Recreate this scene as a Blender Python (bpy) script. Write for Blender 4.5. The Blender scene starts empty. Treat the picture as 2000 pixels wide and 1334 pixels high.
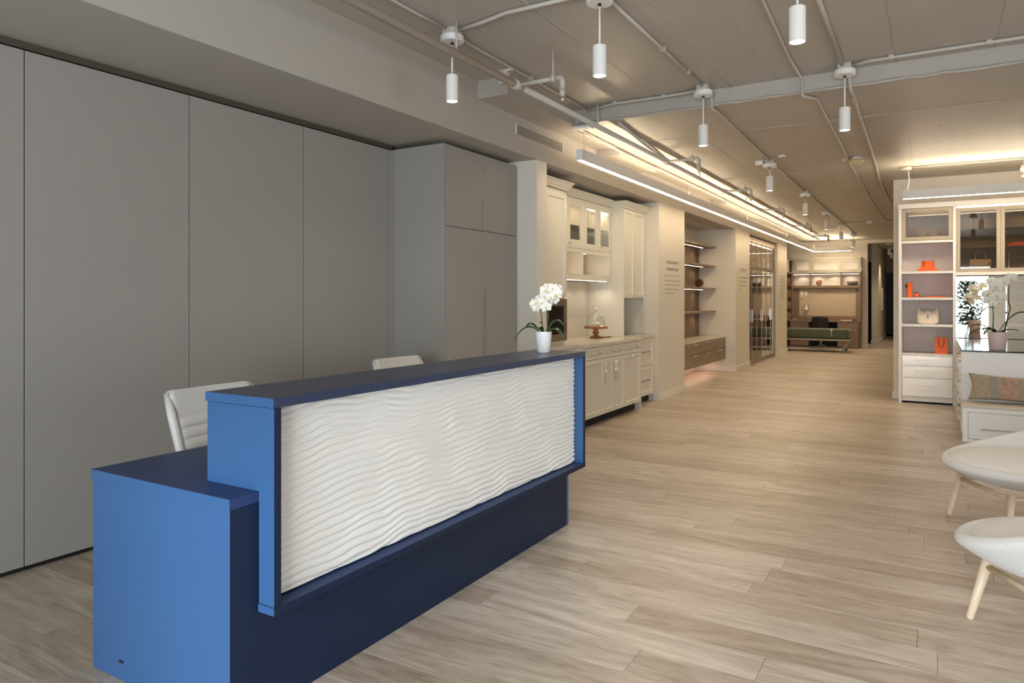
import bpy, bmesh, math, random
from mathutils import Vector, Matrix, noise
random.seed(7)
sc = bpy.context.scene
COL = sc.collection
PI = math.pi

# ------------------------------------------------------------------ camera, world, large lights, exposure
cd = bpy.data.cameras.new('camera'); cam = bpy.data.objects.new('camera', cd); COL.objects.link(cam)
cam.location = (0, 0, 1.40)
cam.rotation_euler = (PI/2, 0, math.atan(824/1380))
cd.sensor_width = 36; cd.lens = 36*1380/2000; cd.shift_y = -84/2000; cd.clip_end = 100
sc.camera = cam
sc.view_settings.view_transform = 'Standard'
try: sc.view_settings.look = 'None'
except Exception: pass
sc.view_settings.gamma = 1
sc.view_settings.use_curve_mapping = False
sc.view_settings.exposure = 0.0

w = bpy.data.worlds.new('world'); sc.world = w; w.use_nodes = True
w.node_tree.nodes['Background'].inputs[0].default_value = (0.75, 0.85, 1.0, 1)
w.node_tree.nodes['Background'].inputs[1].default_value = 1.0

def area(name, loc, rot, sx, sy, power, color, spread=PI):
    l = bpy.data.lights.new(name, 'AREA'); l.shape = 'RECTANGLE'; l.size = sx; l.size_y = sy
    l.energy = power; l.color = color; l.spread = spread
    o = bpy.data.objects.new(name, l); o.location = loc; o.rotation_euler = rot; COL.objects.link(o); return o
COOL = (0.86, 0.94, 1.0); WARM = (1.0, 0.78, 0.54); WARM2 = (1.0, 0.70, 0.42)
DAY_POWER = 315
area('daylight_window', (0.0, -3.05, 1.28), (PI/2, 0, 0), 2.8, 2.1, DAY_POWER, COOL)
area('sky_daylight', (-0.5, -10.5, 4.75), (PI/2-math.radians(17), 0, 0), 2.4, 0.7, 165, (0.92, 0.96, 1.0), 1.2)
area('side_fill', (4.35, 2.9, 1.1), (PI/2, 0, PI/2), 3.6, 1.7, 72, (0.95, 0.97, 1.0))  # fill light added from the right; the wall there has no window

# ------------------------------------------------------------------ materials
MATS = {}
def mat(name, color, rough=0.5, metal=0.0, bump=0.0, bscale=60.0, vary=0.0, vscale=6.0, emit=None, estr=0.0, trans=0.0, ior=1.45, spec=0.5, coat=0.0, stretch=(1,1,1), sheen=0.0):
    if name in MATS: return MATS[name]
    m = bpy.data.materials.new(name); m.use_nodes = True; nt = m.node_tree; N = nt.nodes; L = nt.links
    b = N['Principled BSDF']
    b.inputs['Base Color'].default_value = (*color, 1); b.inputs['Roughness'].default_value = rough
    b.inputs['Metallic'].default_value = metal; b.inputs['IOR'].default_value = ior
    b.inputs['Specular IOR Level'].default_value = spec; b.inputs['Transmission Weight'].default_value = trans
    b.inputs['Coat Weight'].default_value = coat
    b.inputs['Sheen Weight'].default_value = sheen
    if emit: b.inputs['Emission Color'].default_value = (*emit, 1); b.inputs['Emission Strength'].default_value = estr
    if bump or vary:
        tc = N.new('ShaderNodeTexCoord'); mp = N.new('ShaderNodeMapping'); mp.inputs['Scale'].default_value = stretch
        L.new(tc.outputs['Object'], mp.inputs[0])
    if bump:
        n = N.new('ShaderNodeTexNoise'); n.inputs['Scale'].default_value = bscale; n.inputs['Detail'].default_value = 4
        L.new(mp.outputs[0], n.inputs['Vector'])
        bp = N.new('ShaderNodeBump'); bp.inputs['Strength'].default_value = bump; bp.inputs['Distance'].default_value = 0.004
        L.new(n.outputs['Fac'], bp.inputs['Height']); L.new(bp.outputs[0], b.inputs['Normal'])
    if vary:
        n2 = N.new('ShaderNodeTexNoise'); n2.inputs['Scale'].default_value = vscale; n2.inputs['Detail'].default_value = 5
        L.new(mp.outputs[0], n2.inputs['Vector'])
        mx = N.new('ShaderNodeMix'); mx.data_type = 'RGBA'
        mx.inputs[6].default_value = (*[max(0, c*(1-vary)) for c in color], 1); mx.inputs[7].default_value = (*[min(1, c*(1+vary)) for c in color], 1)
        L.new(n2.outputs['Fac'], mx.inputs[0]); L.new(mx.outputs[2], b.inputs['Base Color'])
    MATS[name] = m; return m

def wood(name, c1, c2, rough=0.45, axis='Z', scale=1.0, rand=False, bump=0.15):
    if name in MATS: return MATS[name]
    m = bpy.data.materials.new(name); m.use_nodes = True; nt = m.node_tree; N = nt.nodes; L = nt.links
    b = N['Principled BSDF']; b.inputs['Roughness'].default_value = rough
    st = {'X': (0.6, 9, 9), 'Y': (9, 0.6, 9), 'Z': (9, 9, 0.6)}[axis]
    if rand: st = (1.1, 6.5, 6.5)
    mp = N.new('ShaderNodeMapping'); mp.inputs['Scale'].default_value = [s*scale for s in st]
    geo = N.new('ShaderNodeNewGeometry')
    if rand:
        oi = N.new('ShaderNodeObjectInfo'); ad = N.new('ShaderNodeMath'); ad.operation = 'ADD'
        L.new(oi.outputs['Random'], ad.inputs[0]); L.new(geo.outputs['Random Per Island'], ad.inputs[1])
        fr = N.new('ShaderNodeMath'); fr.operation = 'FRACT'; L.new(ad.outputs[0], fr.inputs[0])
        cb = N.new('ShaderNodeCombineXYZ'); mu = N.new('ShaderNodeMath'); mu.operation = 'MULTIPLY'; mu.inputs[1].default_value = 37.0
        L.new(fr.outputs[0], mu.inputs[0]); L.new(mu.outputs[0], cb.inputs[0]); L.new(mu.outputs[0], cb.inputs[2])
        va = N.new('ShaderNodeVectorMath'); va.operation = 'ADD'; L.new(geo.outputs['Position'], va.inputs[0]); L.new(cb.outputs[0], va.inputs[1])
        L.new(va.outputs[0], mp.inputs[0])
    else:
        L.new(geo.outputs['Position'], mp.inputs[0])
    n = N.new('ShaderNodeTexNoise'); n.inputs['Scale'].default_value = 1.3; n.inputs['Detail'].default_value = 7; n.inputs['Roughness'].default_value = 0.62; n.inputs['Distortion'].default_value = 2.2 if rand else 1.1
    L.new(mp.outputs[0], n.inputs['Vector'])
    n3 = N.new('ShaderNodeTexNoise'); n3.inputs['Scale'].default_value = 11; n3.inputs['Detail'].default_value = 5; n3.inputs['Distortion'].default_value = 0.6
    L.new(mp.outputs[0], n3.inputs['Vector'])
    mf = N.new('ShaderNodeMath'); mf.operation = 'MULTIPLY_ADD'; mf.inputs[1].default_value = 0.35
    L.new(n3.outputs['Fac'], mf.inputs[0]); L.new(n.outputs['Fac'], mf.inputs[2])
    if rand:
        mpw = N.new('ShaderNodeMapping'); mpw.inputs['Scale'].default_value = (0.22, 1.0, 1.0); L.new(va.outputs[0], mpw.inputs[0])
        wv = N.new('ShaderNodeTexWave'); wv.bands_direction = 'Y'; wv.inputs['Scale'].default_value = 17; wv.inputs['Distortion'].default_value = 9.0; wv.inputs['Detail'].default_value = 3; wv.inputs['Detail Scale'].default_value = 1.1
        L.new(mpw.outputs[0], wv.inputs['Vector'])
        mw_ = N.new('ShaderNodeMath'); mw_.operation = 'MULTIPLY_ADD'; mw_.inputs[1].default_value = -0.085; L.new(wv.outputs['Fac'], mw_.inputs[0]); L.new(mf.outputs[0], mw_.inputs[2])
        sb = N.new('ShaderNodeMath'); sb.operation = 'ADD'; sb.inputs[1].default_value = 0.035; L.new(mw_.outputs[0], sb.inputs[0]); mf = sb
    cr = N.new('ShaderNodeValToRGB'); cr.color_ramp.elements[0].position = 0.42; cr.color_ramp.elements[1].position = 0.88
    cr.color_ramp.elements[0].color = (*c1, 1); cr.color_ramp.elements[1].color = (*c2, 1)
    L.new(mf.outputs[0], cr.inputs[0])
    if rand:
        hs = N.new('ShaderNodeHueSaturation'); mr = N.new('ShaderNodeMapRange'); mr.inputs[3].default_value = 0.83; mr.inputs[4].default_value = 1.12
        L.new(fr.outputs[0], mr.inputs[0]); L.new(mr.outputs[0], hs.inputs['Value']); L.new(cr.outputs[0], hs.inputs['Color'])
        mr2 = N.new('ShaderNodeMapRange'); mr2.inputs[3].default_value = 1.15; mr2.inputs[4].default_value = 0.85
        L.new(fr.outputs[0], mr2.inputs[0]); L.new(mr2.outputs[0], hs.inputs['Saturation'])
        L.new(hs.outputs[0], b.inputs['Base Color'])
    else: L.new(cr.outputs[0], b.inputs['Base Color'])
    bp = N.new('ShaderNodeBump'); bp.inputs['Strength'].default_value = bump; bp.inputs['Distance'].default_value = 0.002
    L.new(mf.outputs[0], bp.inputs['Height']); L.new(bp.outputs[0], b.inputs['Normal'])
    MATS[name] = m; return m

def concrete(name, color):
    m = bpy.data.materials.new(name); m.use_nodes = True; nt = m.node_tree; N = nt.nodes; L = nt.links
    b = N['Principled BSDF']; b.inputs['Roughness'].default_value = 0.42
    geo = N.new('ShaderNodeNewGeometry')
    big = N.new('ShaderNodeTexNoise'); big.inputs['Scale'].default_value = 1.6; big.inputs['Detail'].default_value = 8; big.inputs['Roughness'].default_value = 0.6
    L.new(geo.outputs['Position'], big.inputs['Vector'])
    mx = N.new('ShaderNodeMix'); mx.data_type = 'RGBA'
    mx.inputs[6].default_value = (*[c*0.86 for c in color], 1); mx.inputs[7].default_value = (*[c*1.12 for c in color], 1)
    L.new(big.outputs['Fac'], mx.inputs[0]); L.new(mx.outputs[2], b.inputs['Base Color'])
    mp = N.new('ShaderNodeMapping'); mp.inputs['Scale'].default_value = (14, 6, 6); L.new(geo.outputs['Position'], mp.inputs[0])
    n = N.new('ShaderNodeTexNoise'); n.inputs['Scale'].default_value = 1.0; n.inputs['Detail'].default_value = 9; n.inputs['Roughness'].default_value = 0.6
    L.new(mp.outputs[0], n.inputs['Vector'])
    v = N.new('ShaderNodeTexVoronoi'); v.inputs['Scale'].default_value = 7.0; v.feature = 'F1'; L.new(geo.outputs['Position'], v.inputs['Vector'])
    vr = N.new('ShaderNodeMapRange'); vr.inputs[1].default_value = 0.0; vr.inputs[2].default_value = 0.12; vr.inputs[3].default_value = 0.6; vr.inputs[4].default_value = 0
    L.new(v.outputs['Distance'], vr.inputs[0])
    ad = N.new('ShaderNodeMath'); ad.operation = 'ADD'; L.new(n.outputs['Fac'], ad.inputs[0]); L.new(vr.outputs[0], ad.inputs[1])
    bp = N.new('ShaderNodeBump'); bp.inputs['Strength'].default_value = 0.45; bp.inputs['Distance'].default_value = 0.012
    L.new(ad.outputs[0], bp.inputs['Height']); L.new(bp.outputs[0], b.inputs['Normal'])
    MATS[name] = m; return m

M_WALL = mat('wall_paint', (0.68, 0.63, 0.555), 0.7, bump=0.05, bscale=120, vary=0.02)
M_WALL_SHADED = mat('wall_paint_shaded', (0.43, 0.40, 0.355), 0.7, bump=0.05, bscale=120, vary=0.02)  # darker copy of wall_paint; shade up high painted into header and soffit
M_TRIM = mat('trim_paint', (0.72, 0.69, 0.63), 0.5)
M_CEIL = concrete('ceiling_concrete', (0.44, 0.405, 0.36))
M_PANEL = mat('linen_laminate', (0.305, 0.29, 0.268), 0.55, bump=0.06, bscale=260, vary=0.03, vscale=30, stretch=(1, 1, 0.15))
M_DARK = mat('dark_gap', (0.012, 0.011, 0.010), 0.8)
M_BLUE = mat('blue_laminate', (0.036, 0.103, 0.245), 0.36, bump=0.02, bscale=400, vary=0.02)
M_BLUE_SHADED = mat('blue_laminate_shaded', (0.012, 0.022, 0.055), 0.45, bump=0.02, bscale=400, spec=.22)  # darker copy of blue_laminate; shade painted in for the front and frame edges
M_BLUE_SHADED_WORK = mat('blue_worktop_shaded', (0.030, 0.054, 0.145), 0.45, bump=0.02, bscale=400, spec=.22)  # blue laminate again, shade painted in for worktop and ledge
M_BLUE_SHADED_TOP = mat('blue_top_shaded', (0.032, 0.048, 0.105), 0.33, bump=0.02, bscale=400)  # shade on the raised top painted into the blue laminate
M_WAVE = mat('wave_panel_white', (0.82, 0.82, 0.80), 0.55)
M_WHITE = mat('white_enamel', (0.80, 0.79, 0.76), 0.35)
M_PIPE = mat('painted_pipe', (0.50, 0.465, 0.415), 0.45, bump=0.1, bscale=40)
M_GLOW = mat('lamp_disc', (1, 1, 1), 0.5, emit=(1.0, 0.90, 0.76), estr=9)
M_STRIP = mat('light_strip_down', (1, 1, 1), 0.5, emit=(1.0, 0.80, 0.52), estr=34)
M_STRIPUP = mat('light_strip_up', (1, 1, 1), 0.5, emit=(1.0, 0.80, 0.54), estr=42)
M_LED = mat('led_tape', (1, 1, 1), 0.5, emit=(1.0, 0.80, 0.58), estr=9)
M_CAB = mat('cream_cabinet', (0.70, 0.67, 0.59), 0.42, vary=0.02)
M_CABIN = mat('cream_cabinet_inside', (0.58, 0.53, 0.45), 0.5)
M_QUARTZ = mat('quartz_top', (0.60, 0.56, 0.48), 0.2, vary=0.05, vscale=14)
M_STEEL = mat('brushed_steel', (0.55, 0.53, 0.50), 0.3, metal=1.0)
M_BRONZE = mat('bronze_steel', (0.30, 0.25, 0.20), 0.32, metal=1.0)
M_CHROME = mat('chrome', (0.85, 0.83, 0.80), 0.12, metal=1.0)
M_BLACK = mat('black_gloss', (0.008, 0.008, 0.008), 0.08)
M_GLASS = mat('clear_glass', (0.93, 0.96, 0.94), 0.02, trans=1.0, ior=1.45)
M_MIRROR = mat('mirror_silver', (0.80, 0.80, 0.76), 0.01, metal=1.0)
M_DMIRROR = mat('bronze_mirror', (0.16, 0.12, 0.09), 0.03, metal=1.0)
M_TAUPE = wood('taupe_wood', (0.17, 0.12, 0.085), (0.30, 0.23, 0.165), 0.45, 'Y', 0.8)
M_TAUPEV = wood('taupe_wood_upright', (0.16, 0.11, 0.075), (0.28, 0.20, 0.14), 0.45, 'Z', 0.8)
M_WALNUT = wood('walnut_boards', (0.14, 0.088, 0.055), (0.28, 0.19, 0.125), 0.45, 'X', 0.8)
M_WALNUTV = wood('walnut_boards_upright', (0.13, 0.082, 0.05), (0.26, 0.175, 0.115), 0.45, 'Z', 0.8)
M_ACACIA = wood('acacia_turned', (0.16, 0.045, 0.015), (0.42, 0.17, 0.07), 0.32, 'X', 2.0)
M_ASH = wood('pale_ash', (0.60, 0.46, 0.31), (0.78, 0.65, 0.48), 0.42, 'Z', 1.6, bump=0.08)
M_FLOOR = wood('oak_plank', (0.31, 0.245, 0.19), (0.60, 0.52, 0.435), 0.36, 'X', 0.75, rand=True, bump=0.22)
M_SHELFW = mat('white_melamine', (0.76, 0.74, 0.71), 0.42)
M_MAUVE = mat('mauve_back_panel', (0.66, 0.575, 0.55), 0.6, vary=0.03)
M_GLOSSW = mat('gloss_ivory', (0.84, 0.82, 0.78), 0.12, coat=0.5)
M_WHITEP = mat('white_panel', (0.88, 0.865, 0.84), 0.4)
M_ORANGE = mat('orange_board', (0.80, 0.13, 0.015), 0.45)
M_CREAMLEATHER = mat('cream_leather', (0.72, 0.63, 0.53), 0.45, bump=0.12, bscale=90)
M_LEATHER = mat('white_leather', (0.62, 0.61, 0.585), 0.42, bump=0.1, bscale=120)
M_FABRIC = mat('boucle_grey', (0.82, 0.81, 0.79), 0.95, bump=1.0, bscale=260, vary=0.10, vscale=120, sheen=0.3)
M_CUSH = mat('boucle_seat', (0.88, 0.845, 0.81), 0.95, bump=1.0, bscale=260, vary=0.10, vscale=120, sheen=0.3)
M_PETAL = mat('orchid_petal', (0.93, 0.93, 0.87), 0.6)
M_LIP = mat('orchid_lip', (0.75, 0.68, 0.22), 0.6)
M_LEAF = mat('orchid_leaf', (0.045, 0.085, 0.035), 0.3, vary=0.2, vscale=20)
M_STEM = mat('orchid_stem', (0.07, 0.09, 0.04), 0.5)
M_TREELEAF = mat('ficus_leaf', (0.03, 0.12, 0.03), 0.35, vary=0.25, vscale=9)
M_POT = mat('white_ceramic', (0.94, 0.94, 0.93), 0.2)
M_PINK = mat('pink_ceramic', (0.80, 0.62, 0.60), 0.35)
M_SOIL = mat('bark_soil', (0.06, 0.04, 0.025), 0.9, bump=0.6, bscale=60)
M_GREEN = mat('sage_fabric', (0.085, 0.10, 0.065), 0.9, bump=0.3, bscale=300, sheen=0.2)
M_GREYM = mat('bench_grey', (0.30, 0.255, 0.215), 0.5)
M_BOARD = mat('tan_pinboard', (0.50, 0.40, 0.30), 0.75, bump=0.05, bscale=300)
M_INK = mat('lettering_grey', (0.15, 0.135, 0.115), 0.6)
M_INK2 = mat('lettering_pale', (0.36, 0.33, 0.28), 0.6)
M_TANW = mat('hall_paint', (0.40, 0.34, 0.27), 0.7)
M_BLKFAB = mat('black_shell', (0.02, 0.018, 0.016), 0.5)
M_YELLOW = mat('aged_plastic', (0.55, 0.46, 0.24), 0.5)
M_HOLD = mat('white_coral', (0.85, 0.82, 0.76), 0.5)

def smoked(name, col, t):
    m = bpy.data.materials.new(name); m.use_nodes = True; N = m.node_tree.nodes; L = m.node_tree.links
    for n in list(N): N.remove(n)
    out = N.new('ShaderNodeOutputMaterial'); tr = N.new('ShaderNodeBsdfTransparent'); tr.inputs[0].default_value = (*col, 1)
    gl = N.new('ShaderNodeBsdfGlossy'); gl.inputs['Roughness'].default_value = 0.015; gl.inputs[0].default_value = (0.9, 0.88, 0.85, 1)
    lw = N.new('ShaderNodeLayerWeight'); lw.inputs[0].default_value = 0.5
    pw = N.new('ShaderNodeMath'); pw.operation = 'POWER'; pw.inputs[1].default_value = 4.0; L.new(lw.outputs['Facing'], pw.inputs[0])
    ma = N.new('ShaderNodeMath'); ma.operation = 'MULTIPLY_ADD'; ma.inputs[1].default_value = 0.7; ma.inputs[2].default_value = t; L.new(pw.outputs[0], ma.inputs[0])
    mx = N.new('ShaderNodeMixShader'); L.new(ma.outputs[0], mx.inputs[0]); L.new(tr.outputs[0], mx.inputs[1]); L.new(gl.outputs[0], mx.inputs[2]); L.new(mx.outputs[0], out.inputs[0])
    MATS[name] = m; return m
M_SMOKE = smoked('smoked_glass', (0.70, 0.64, 0.55), .055)
M_PANE = smoked('window_glass', (0.97, 0.98, 0.98), .03)

# pillow: woven kilim look
def kilim():
    m = bpy.data.materials.new('kilim_weave'); m.use_nodes = True; N = m.node_tree.nodes; L = m.node_tree.links
    b = N['Principled BSDF']; b.inputs['Roughness'].default_value = 0.95
    tc = N.new('ShaderNodeTexCoord'); mp = N.new('ShaderNodeMapping'); mp.inputs['Scale'].default_value = (1, 1, 1); L.new(tc.outputs['Object'], mp.inputs[0])
    sp = N.new('ShaderNodeSeparateXYZ'); L.new(mp.outputs[0], sp.inputs[0])
    cr = N.new('ShaderNodeValToRGB'); cr.color_ramp.interpolation = 'CONSTANT'
    mr = N.new('ShaderNodeMapRange'); mr.inputs[1].default_value = -0.42; mr.inputs[2].default_value = 0.42; L.new(sp.outputs[0], mr.inputs[0])
    L.new(mr.outputs[0], cr.inputs[0])
    e = cr.color_ramp.elements; e[0].position = 0; e[0].color = (0.42, 0.34, 0.25, 1); e[1].position = 0.30; e[1].color = (0.30, 0.32, 0.28, 1)
    for p, c in ((0.37, (0.50, 0.31, 0.23, 1)), (0.55, (0.44, 0.33, 0.24, 1)), (0.75, (0.46, 0.31, 0.24, 1))):
        q = e.new(p); q.color = c
    n = N.new('ShaderNodeTexNoise'); n.inputs['Scale'].default_value = 26; n.inputs['Detail'].default_value = 6; L.new(mp.outputs[0], n.inputs['Vector'])
    mr2 = N.new('ShaderNodeMapRange'); mr2.inputs[1].default_value = 0.48; mr2.inputs[2].default_value = 0.62; L.new(n.outputs['Fac'], mr2.inputs[0])
    mx = N.new('ShaderNodeMix'); mx.data_type = 'RGBA'; mx.inputs[7].default_value = (0.33, 0.27, 0.19, 1)
    L.new(mr2.outputs[0], mx.inputs[0]); L.new(cr.outputs[0], mx.inputs[6]); L.new(mx.outputs[2], b.inputs['Base Color'])
    return m
M_KILIM = kilim()

# ------------------------------------------------------------------ helpers
class MB:
    def __init__(s): s.bm = bmesh.new()
    def box(s, x0, x1, y0, y1, z0, z1, bev=0.0):
        x0, x1 = sorted((x0, x1)); y0, y1 = sorted((y0, y1)); z0, z1 = sorted((z0, z1))
        b = bmesh.new() if bev else s.bm
        vs = [b.verts.new(p) for p in ((x0,y0,z0),(x1,y0,z0),(x1,y1,z0),(x0,y1,z0),(x0,y0,z1),(x1,y0,z1),(x1,y1,z1),(x0,y1,z1))]
        for f in ((0,3,2,1),(4,5,6,7),(0,1,5,4),(1,2,6,5),(2,3,7,6),(3,0,4,7)): b.faces.new([vs[i] for i in f])
        if bev:
            bmesh.ops.bevel(b, geom=list(b.edges), offset=min(bev, (x1-x0)*.45, (y1-y0)*.45, (z1-z0)*.45), segments=2, affect='EDGES', profile=0.6)
            s.join(b)
        return s
    def fbox(s, f, a0, a1, d0, d1, z0, z1, bev=0.0):
        return s.box(d0, d1, a0, a1, z0, z1, bev) if f == 'X' else s.box(a0, a1, d0, d1, z0, z1, bev)
    def join(s, b):
        me = bpy.data.meshes.new('t'); b.to_mesh(me); b.free(); s.bm.from_mesh(me); bpy.data.meshes.remove(me)
    def tube(s, pts, r, seg=10, cap=True):
        pts = [Vector(p) for p in pts]; n = len(pts); rs = r if isinstance(r, (list, tuple)) else [r]*n
        rings = []; up = None
        for i, p in enumerate(pts):
            t = (pts[min(i+1, n-1)] - pts[max(i-1, 0)]).normalized()
            if up is None:
                up = Vector((0, 0, 1)) if abs(t.z) < 0.9 else Vector((1, 0, 0))
            u = t.cross(up)
            if u.length < 1e-6: u = t.cross(Vector((0.3, 1, 0.2)))
            u.normalize(); v = u.cross(t).normalized(); up = v
            rings.append([s.bm.verts.new(p + (u*math.cos(2*PI*k/seg) + v*math.sin(2*PI*k/seg))*rs[i]) for k in range(seg)])
        for a, b in zip(rings, rings[1:]):
            for k in range(seg): s.bm.faces.new((a[k], a[(k+1) % seg], b[(k+1) % seg], b[k])).smooth = True
        if cap:
            s.bm.faces.new(rings[0][::-1]); s.bm.faces.new(rings[-1])
        return s
    def lathe(s, prof, c=(0, 0, 0), seg=32, smooth=True, closed=False):
        c = Vector(c); rings = []
        for r, z in prof:
            if r < 1e-5: rings.append([s.bm.verts.new(c + Vector((0, 0, z)))])
            else: rings.append([s.bm.verts.new(c + Vector((r*math.cos(2*PI*k/seg), r*math.sin(2*PI*k/seg), z))) for k in range(seg)])
        prs = list(zip(rings, rings[1:]))
        if closed: prs.append((rings[-1], rings[0]))
        for a, b in prs:
            for k in range(seg):
                k2 = (k+1) % seg
                if len(a) == 1 and len(b) == 1: continue
                if len(a) == 1: f = s.bm.faces.new((a[0], b[k2], b[k]))
                elif len(b) == 1: f = s.bm.faces.new((a[k], a[k2], b[0]))
                else: f = s.bm.faces.new((a[k], a[k2], b[k2], b[k]))
                f.smooth = smooth
        return s
    def ball(s, c, r, sub=2, sc_=(1, 1, 1)):
        mt = Matrix.Translation(c) @ Matrix.Diagonal((*sc_, 1))
        g = bmesh.ops.create_icosphere(s.bm, subdivisions=sub, radius=r, matrix=mt)
        for v in g['verts']:
            for f in v.link_faces: f.smooth = True
        return s
    def framed(s, f, a0, a1, z0, z1, d, thick, stile, recess=0.016, chamfer=0.006):
        """one closed door: flat frame with a recessed centre (recess) or an open centre (None); front plane at d, thick towards the back"""
        sg = 1 if f == 'X' else -1
        P = (lambda a, dd, z: (dd, a, z)) if f == 'X' else (lambda a, dd, z: (a, dd, z))
        def loop(i, dd): return [s.bm.verts.new(P(a, dd, z)) for a, z in ((a0+i, z0+i), (a1-i, z0+i), (a1-i, z1-i), (a0+i, z1-i))]
        L = [loop(0, d - sg*thick), loop(0, d), loop(stile, d)]
        if recess is None: L.append(loop(stile, d - sg*thick)); L.append(L[0])
        else: L.append(loop(stile+chamfer, d - sg*recess))
        for A, B in zip(L, L[1:]):
            for k in range(4): s.bm.faces.new((A[k], A[(k+1) % 4], B[(k+1) % 4], B[k]))
        if recess is not None:
            s.bm.faces.new(L[-1]); s.bm.faces.new(L[0][::-1])
        return s
    def build(s, name, m, parent=None, origin=None, smooth=False, mods=()):
        bmesh.ops.recalc_face_normals(s.bm, faces=list(s.bm.faces))
        off = Vector((0, 0, 0))
        if parent is not None: off = parent['_w'] if '_w' in parent else Vector((0, 0, 0)); off = Vector(off)
        elif origin is not None:
            if origin == 'base':
                xs = [v.co for v in s.bm.verts]; off = Vector(((min(c.x for c in xs)+max(c.x for c in xs))/2, (min(c.y for c in xs)+max(c.y for c in xs))/2, min(c.z for c in xs)))
            else: off = Vector(origin)
        if off.length: bmesh.ops.translate(s.bm, verts=list(s.bm.verts), vec=-off)
        me = bpy.data.meshes.new(name); s.bm.to_mesh(me); s.bm.free()
        if smooth:
            for p in me.polygons: p.use_smooth = True
        me.materials.append(m)
        o = bpy.data.objects.new(name, me); COL.objects.link(o)
        if parent is not None: o.parent = parent
        else: o.location = off
        o['_w'] = off
        for k, kw in mods:
            md = o.modifiers.new(k.lower(), k)
            for a, b in kw.items(): setattr(md, a, b)
        return o

def empty(name, label, cat, loc=(0, 0, 0), group=None, rz=0):
    o = bpy.data.objects.new(name, None); o.location = loc; o.rotation_euler = (0, 0, rz); COL.objects.link(o)
    o['label'] = label; o['category'] = cat; o['_w'] = Vector(loc)
    o.empty_display_size = 0.05
    if group: o['group'] = group
    return o
def lempty(name, label, cat, loc, group=None, rz=0):      # parts given in the thing's own coordinates
    o = empty(name, label, cat, loc, group, rz); o['_w'] = Vector((0, 0, 0)); return o
def tag(o, label, cat, group=None):
    o['label'] = label; o['category'] = cat
    if group: o['group'] = group
    return o
def struct(o): o['kind'] = 'structure'; return o
def copy_tree(o, parent=None):
    c = o.copy(); COL.objects.link(c)
    if parent is not None: c.parent = parent
    for ch in list(o.children): copy_tree(ch, c)
    return c
def box(name, m, *a, parent=None, bev=0.0, origin=None):
    return MB().box(*a, bev=bev).build(name, m, parent, origin)
def fbox(name, m, f, *a, parent=None, bev=0.0):
    return MB().fbox(f, *a, bev=bev).build(name, m, parent)
def point(name, loc, power, color, r=0.03, parent=None):
    l = bpy.data.lights.new(name, 'POINT'); l.energy = power; l.color = color; l.shadow_soft_size = r
    o = bpy.data.objects.new(name, l); o.location = loc; COL.objects.link(o)
    if parent is not None: o.parent = parent; o.location = Vector(loc) - Vector(parent['_w'])
    return o
def spot(name, loc, power, color, angle=1.4, blend=0.6, r=0.03, rot=(0, 0, 0), parent=None):
    l = bpy.data.lights.new(name, 'SPOT'); l.energy = power; l.color = color; l.spot_size = angle; l.spot_blend = blend; l.shadow_soft_size = r
    o = bpy.data.objects.new(name, l); o.location = loc; o.rotation_euler = rot; COL.objects.link(o)
    if parent is not None: o.parent = parent; o.location = Vector(loc) - Vector(parent['_w'])
    return o

# ------------------------------------------------------------------ THE SETTING
WX = -3.24; ZN = 3.20; ZF = 3.06; YS = 6.12; ZH = 2.72
# floor: sub-base with individual planks, far planks joined
fl = struct(box('floor', M_DARK, -5.2, 4.6, -3.4, 29.2, -0.06, -0.012)); fl['_w'] = Vector((0, 0, 0))
PW = 0.193; rnd = random.Random(11)
def row_planks(j):
    x = -4.7 + rnd.uniform(-1.5, 0); y0 = -3.3 + j*PW; out = []
    while x < 4.4:
        L_ = rnd.choice((1.22, 1.52, 1.83, 1.83)); out.append((x, min(x+L_, 4.5), y0, y0+PW)); x += L_
    return out
near, far = [], []
for j in range(168):
    for p in row_planks(j):
        cx, cy = (p[0]+p[1])/2, (p[2]+p[3])/2
        a = p[0] < 0.10*cy + 0.2 and p[1] > -0.95*cy - 0.6
        (near if (a and 1.0 < cy < 12.2 and len(near) < 298) else far).append(p)
for p in near:
    MB().box(p[0]+.0006, p[1]-.0006, p[2]+.0006, p[3]-.0006, -0.012, 0, bev=0.0012).build('plank', M_FLOOR, fl)
fm = MB()
for p in far: fm.box(p[0]+.0006, p[1]-.0006, p[2]+.0006, p[3]-.0006, -0.012, 0)
o = fm.build('plank_field', M_FLOOR, fl); o['kind'] = 'stuff'

# ceiling: near slab, lower slab behind the step
ce = MB(); ce.box(-5.2, 4.6, -3.4, YS, ZN, ZN+0.2); ce.box(-5.2, 4.6, YS, 29.2, ZF, ZN+0.2)
ceil = struct(ce.build('ceiling', M_CEIL)); ceil['_w'] = Vector((0, 0, 0))
def ridge(pts, w_=0.02, h=0.008):
    m = MB(); m.tube(pts, [w_*random.uniform(.35, 1.0)*0.5 for _ in pts], 6); return m.build('board_seam', M_CEIL, ceil)
def wob(x0, y0, x1, y1, z, n=26, a=0.008):
    return [(x0+(x1-x0)*i/n+random.uniform(-a, a), y0+(y1-y0)*i/n+random.uniform(-a, a), z) for i in range(n+1)]
for x in (-2.15, -1.5, -1.13, -0.27, 0.35, 1.2): ridge(wob(x, -1, x+0.03, YS, ZN+0.001), 0.018)
for y in (7.15, 9.9, 12.1, 14.25, 18.0): ridge(wob(-2.8, y, 3.0, y+0.1, ZF+0.001), 0.02)
for x, y0, y1 in ((-2.05, 7.3, 12.5), (-1.2, 8, 13), (-0.2, 6.4, 11)): ridge(wob(x, y0, x-0.03, y1, ZF+0.001), 0.014)
lump = random.Random(3)
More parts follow.
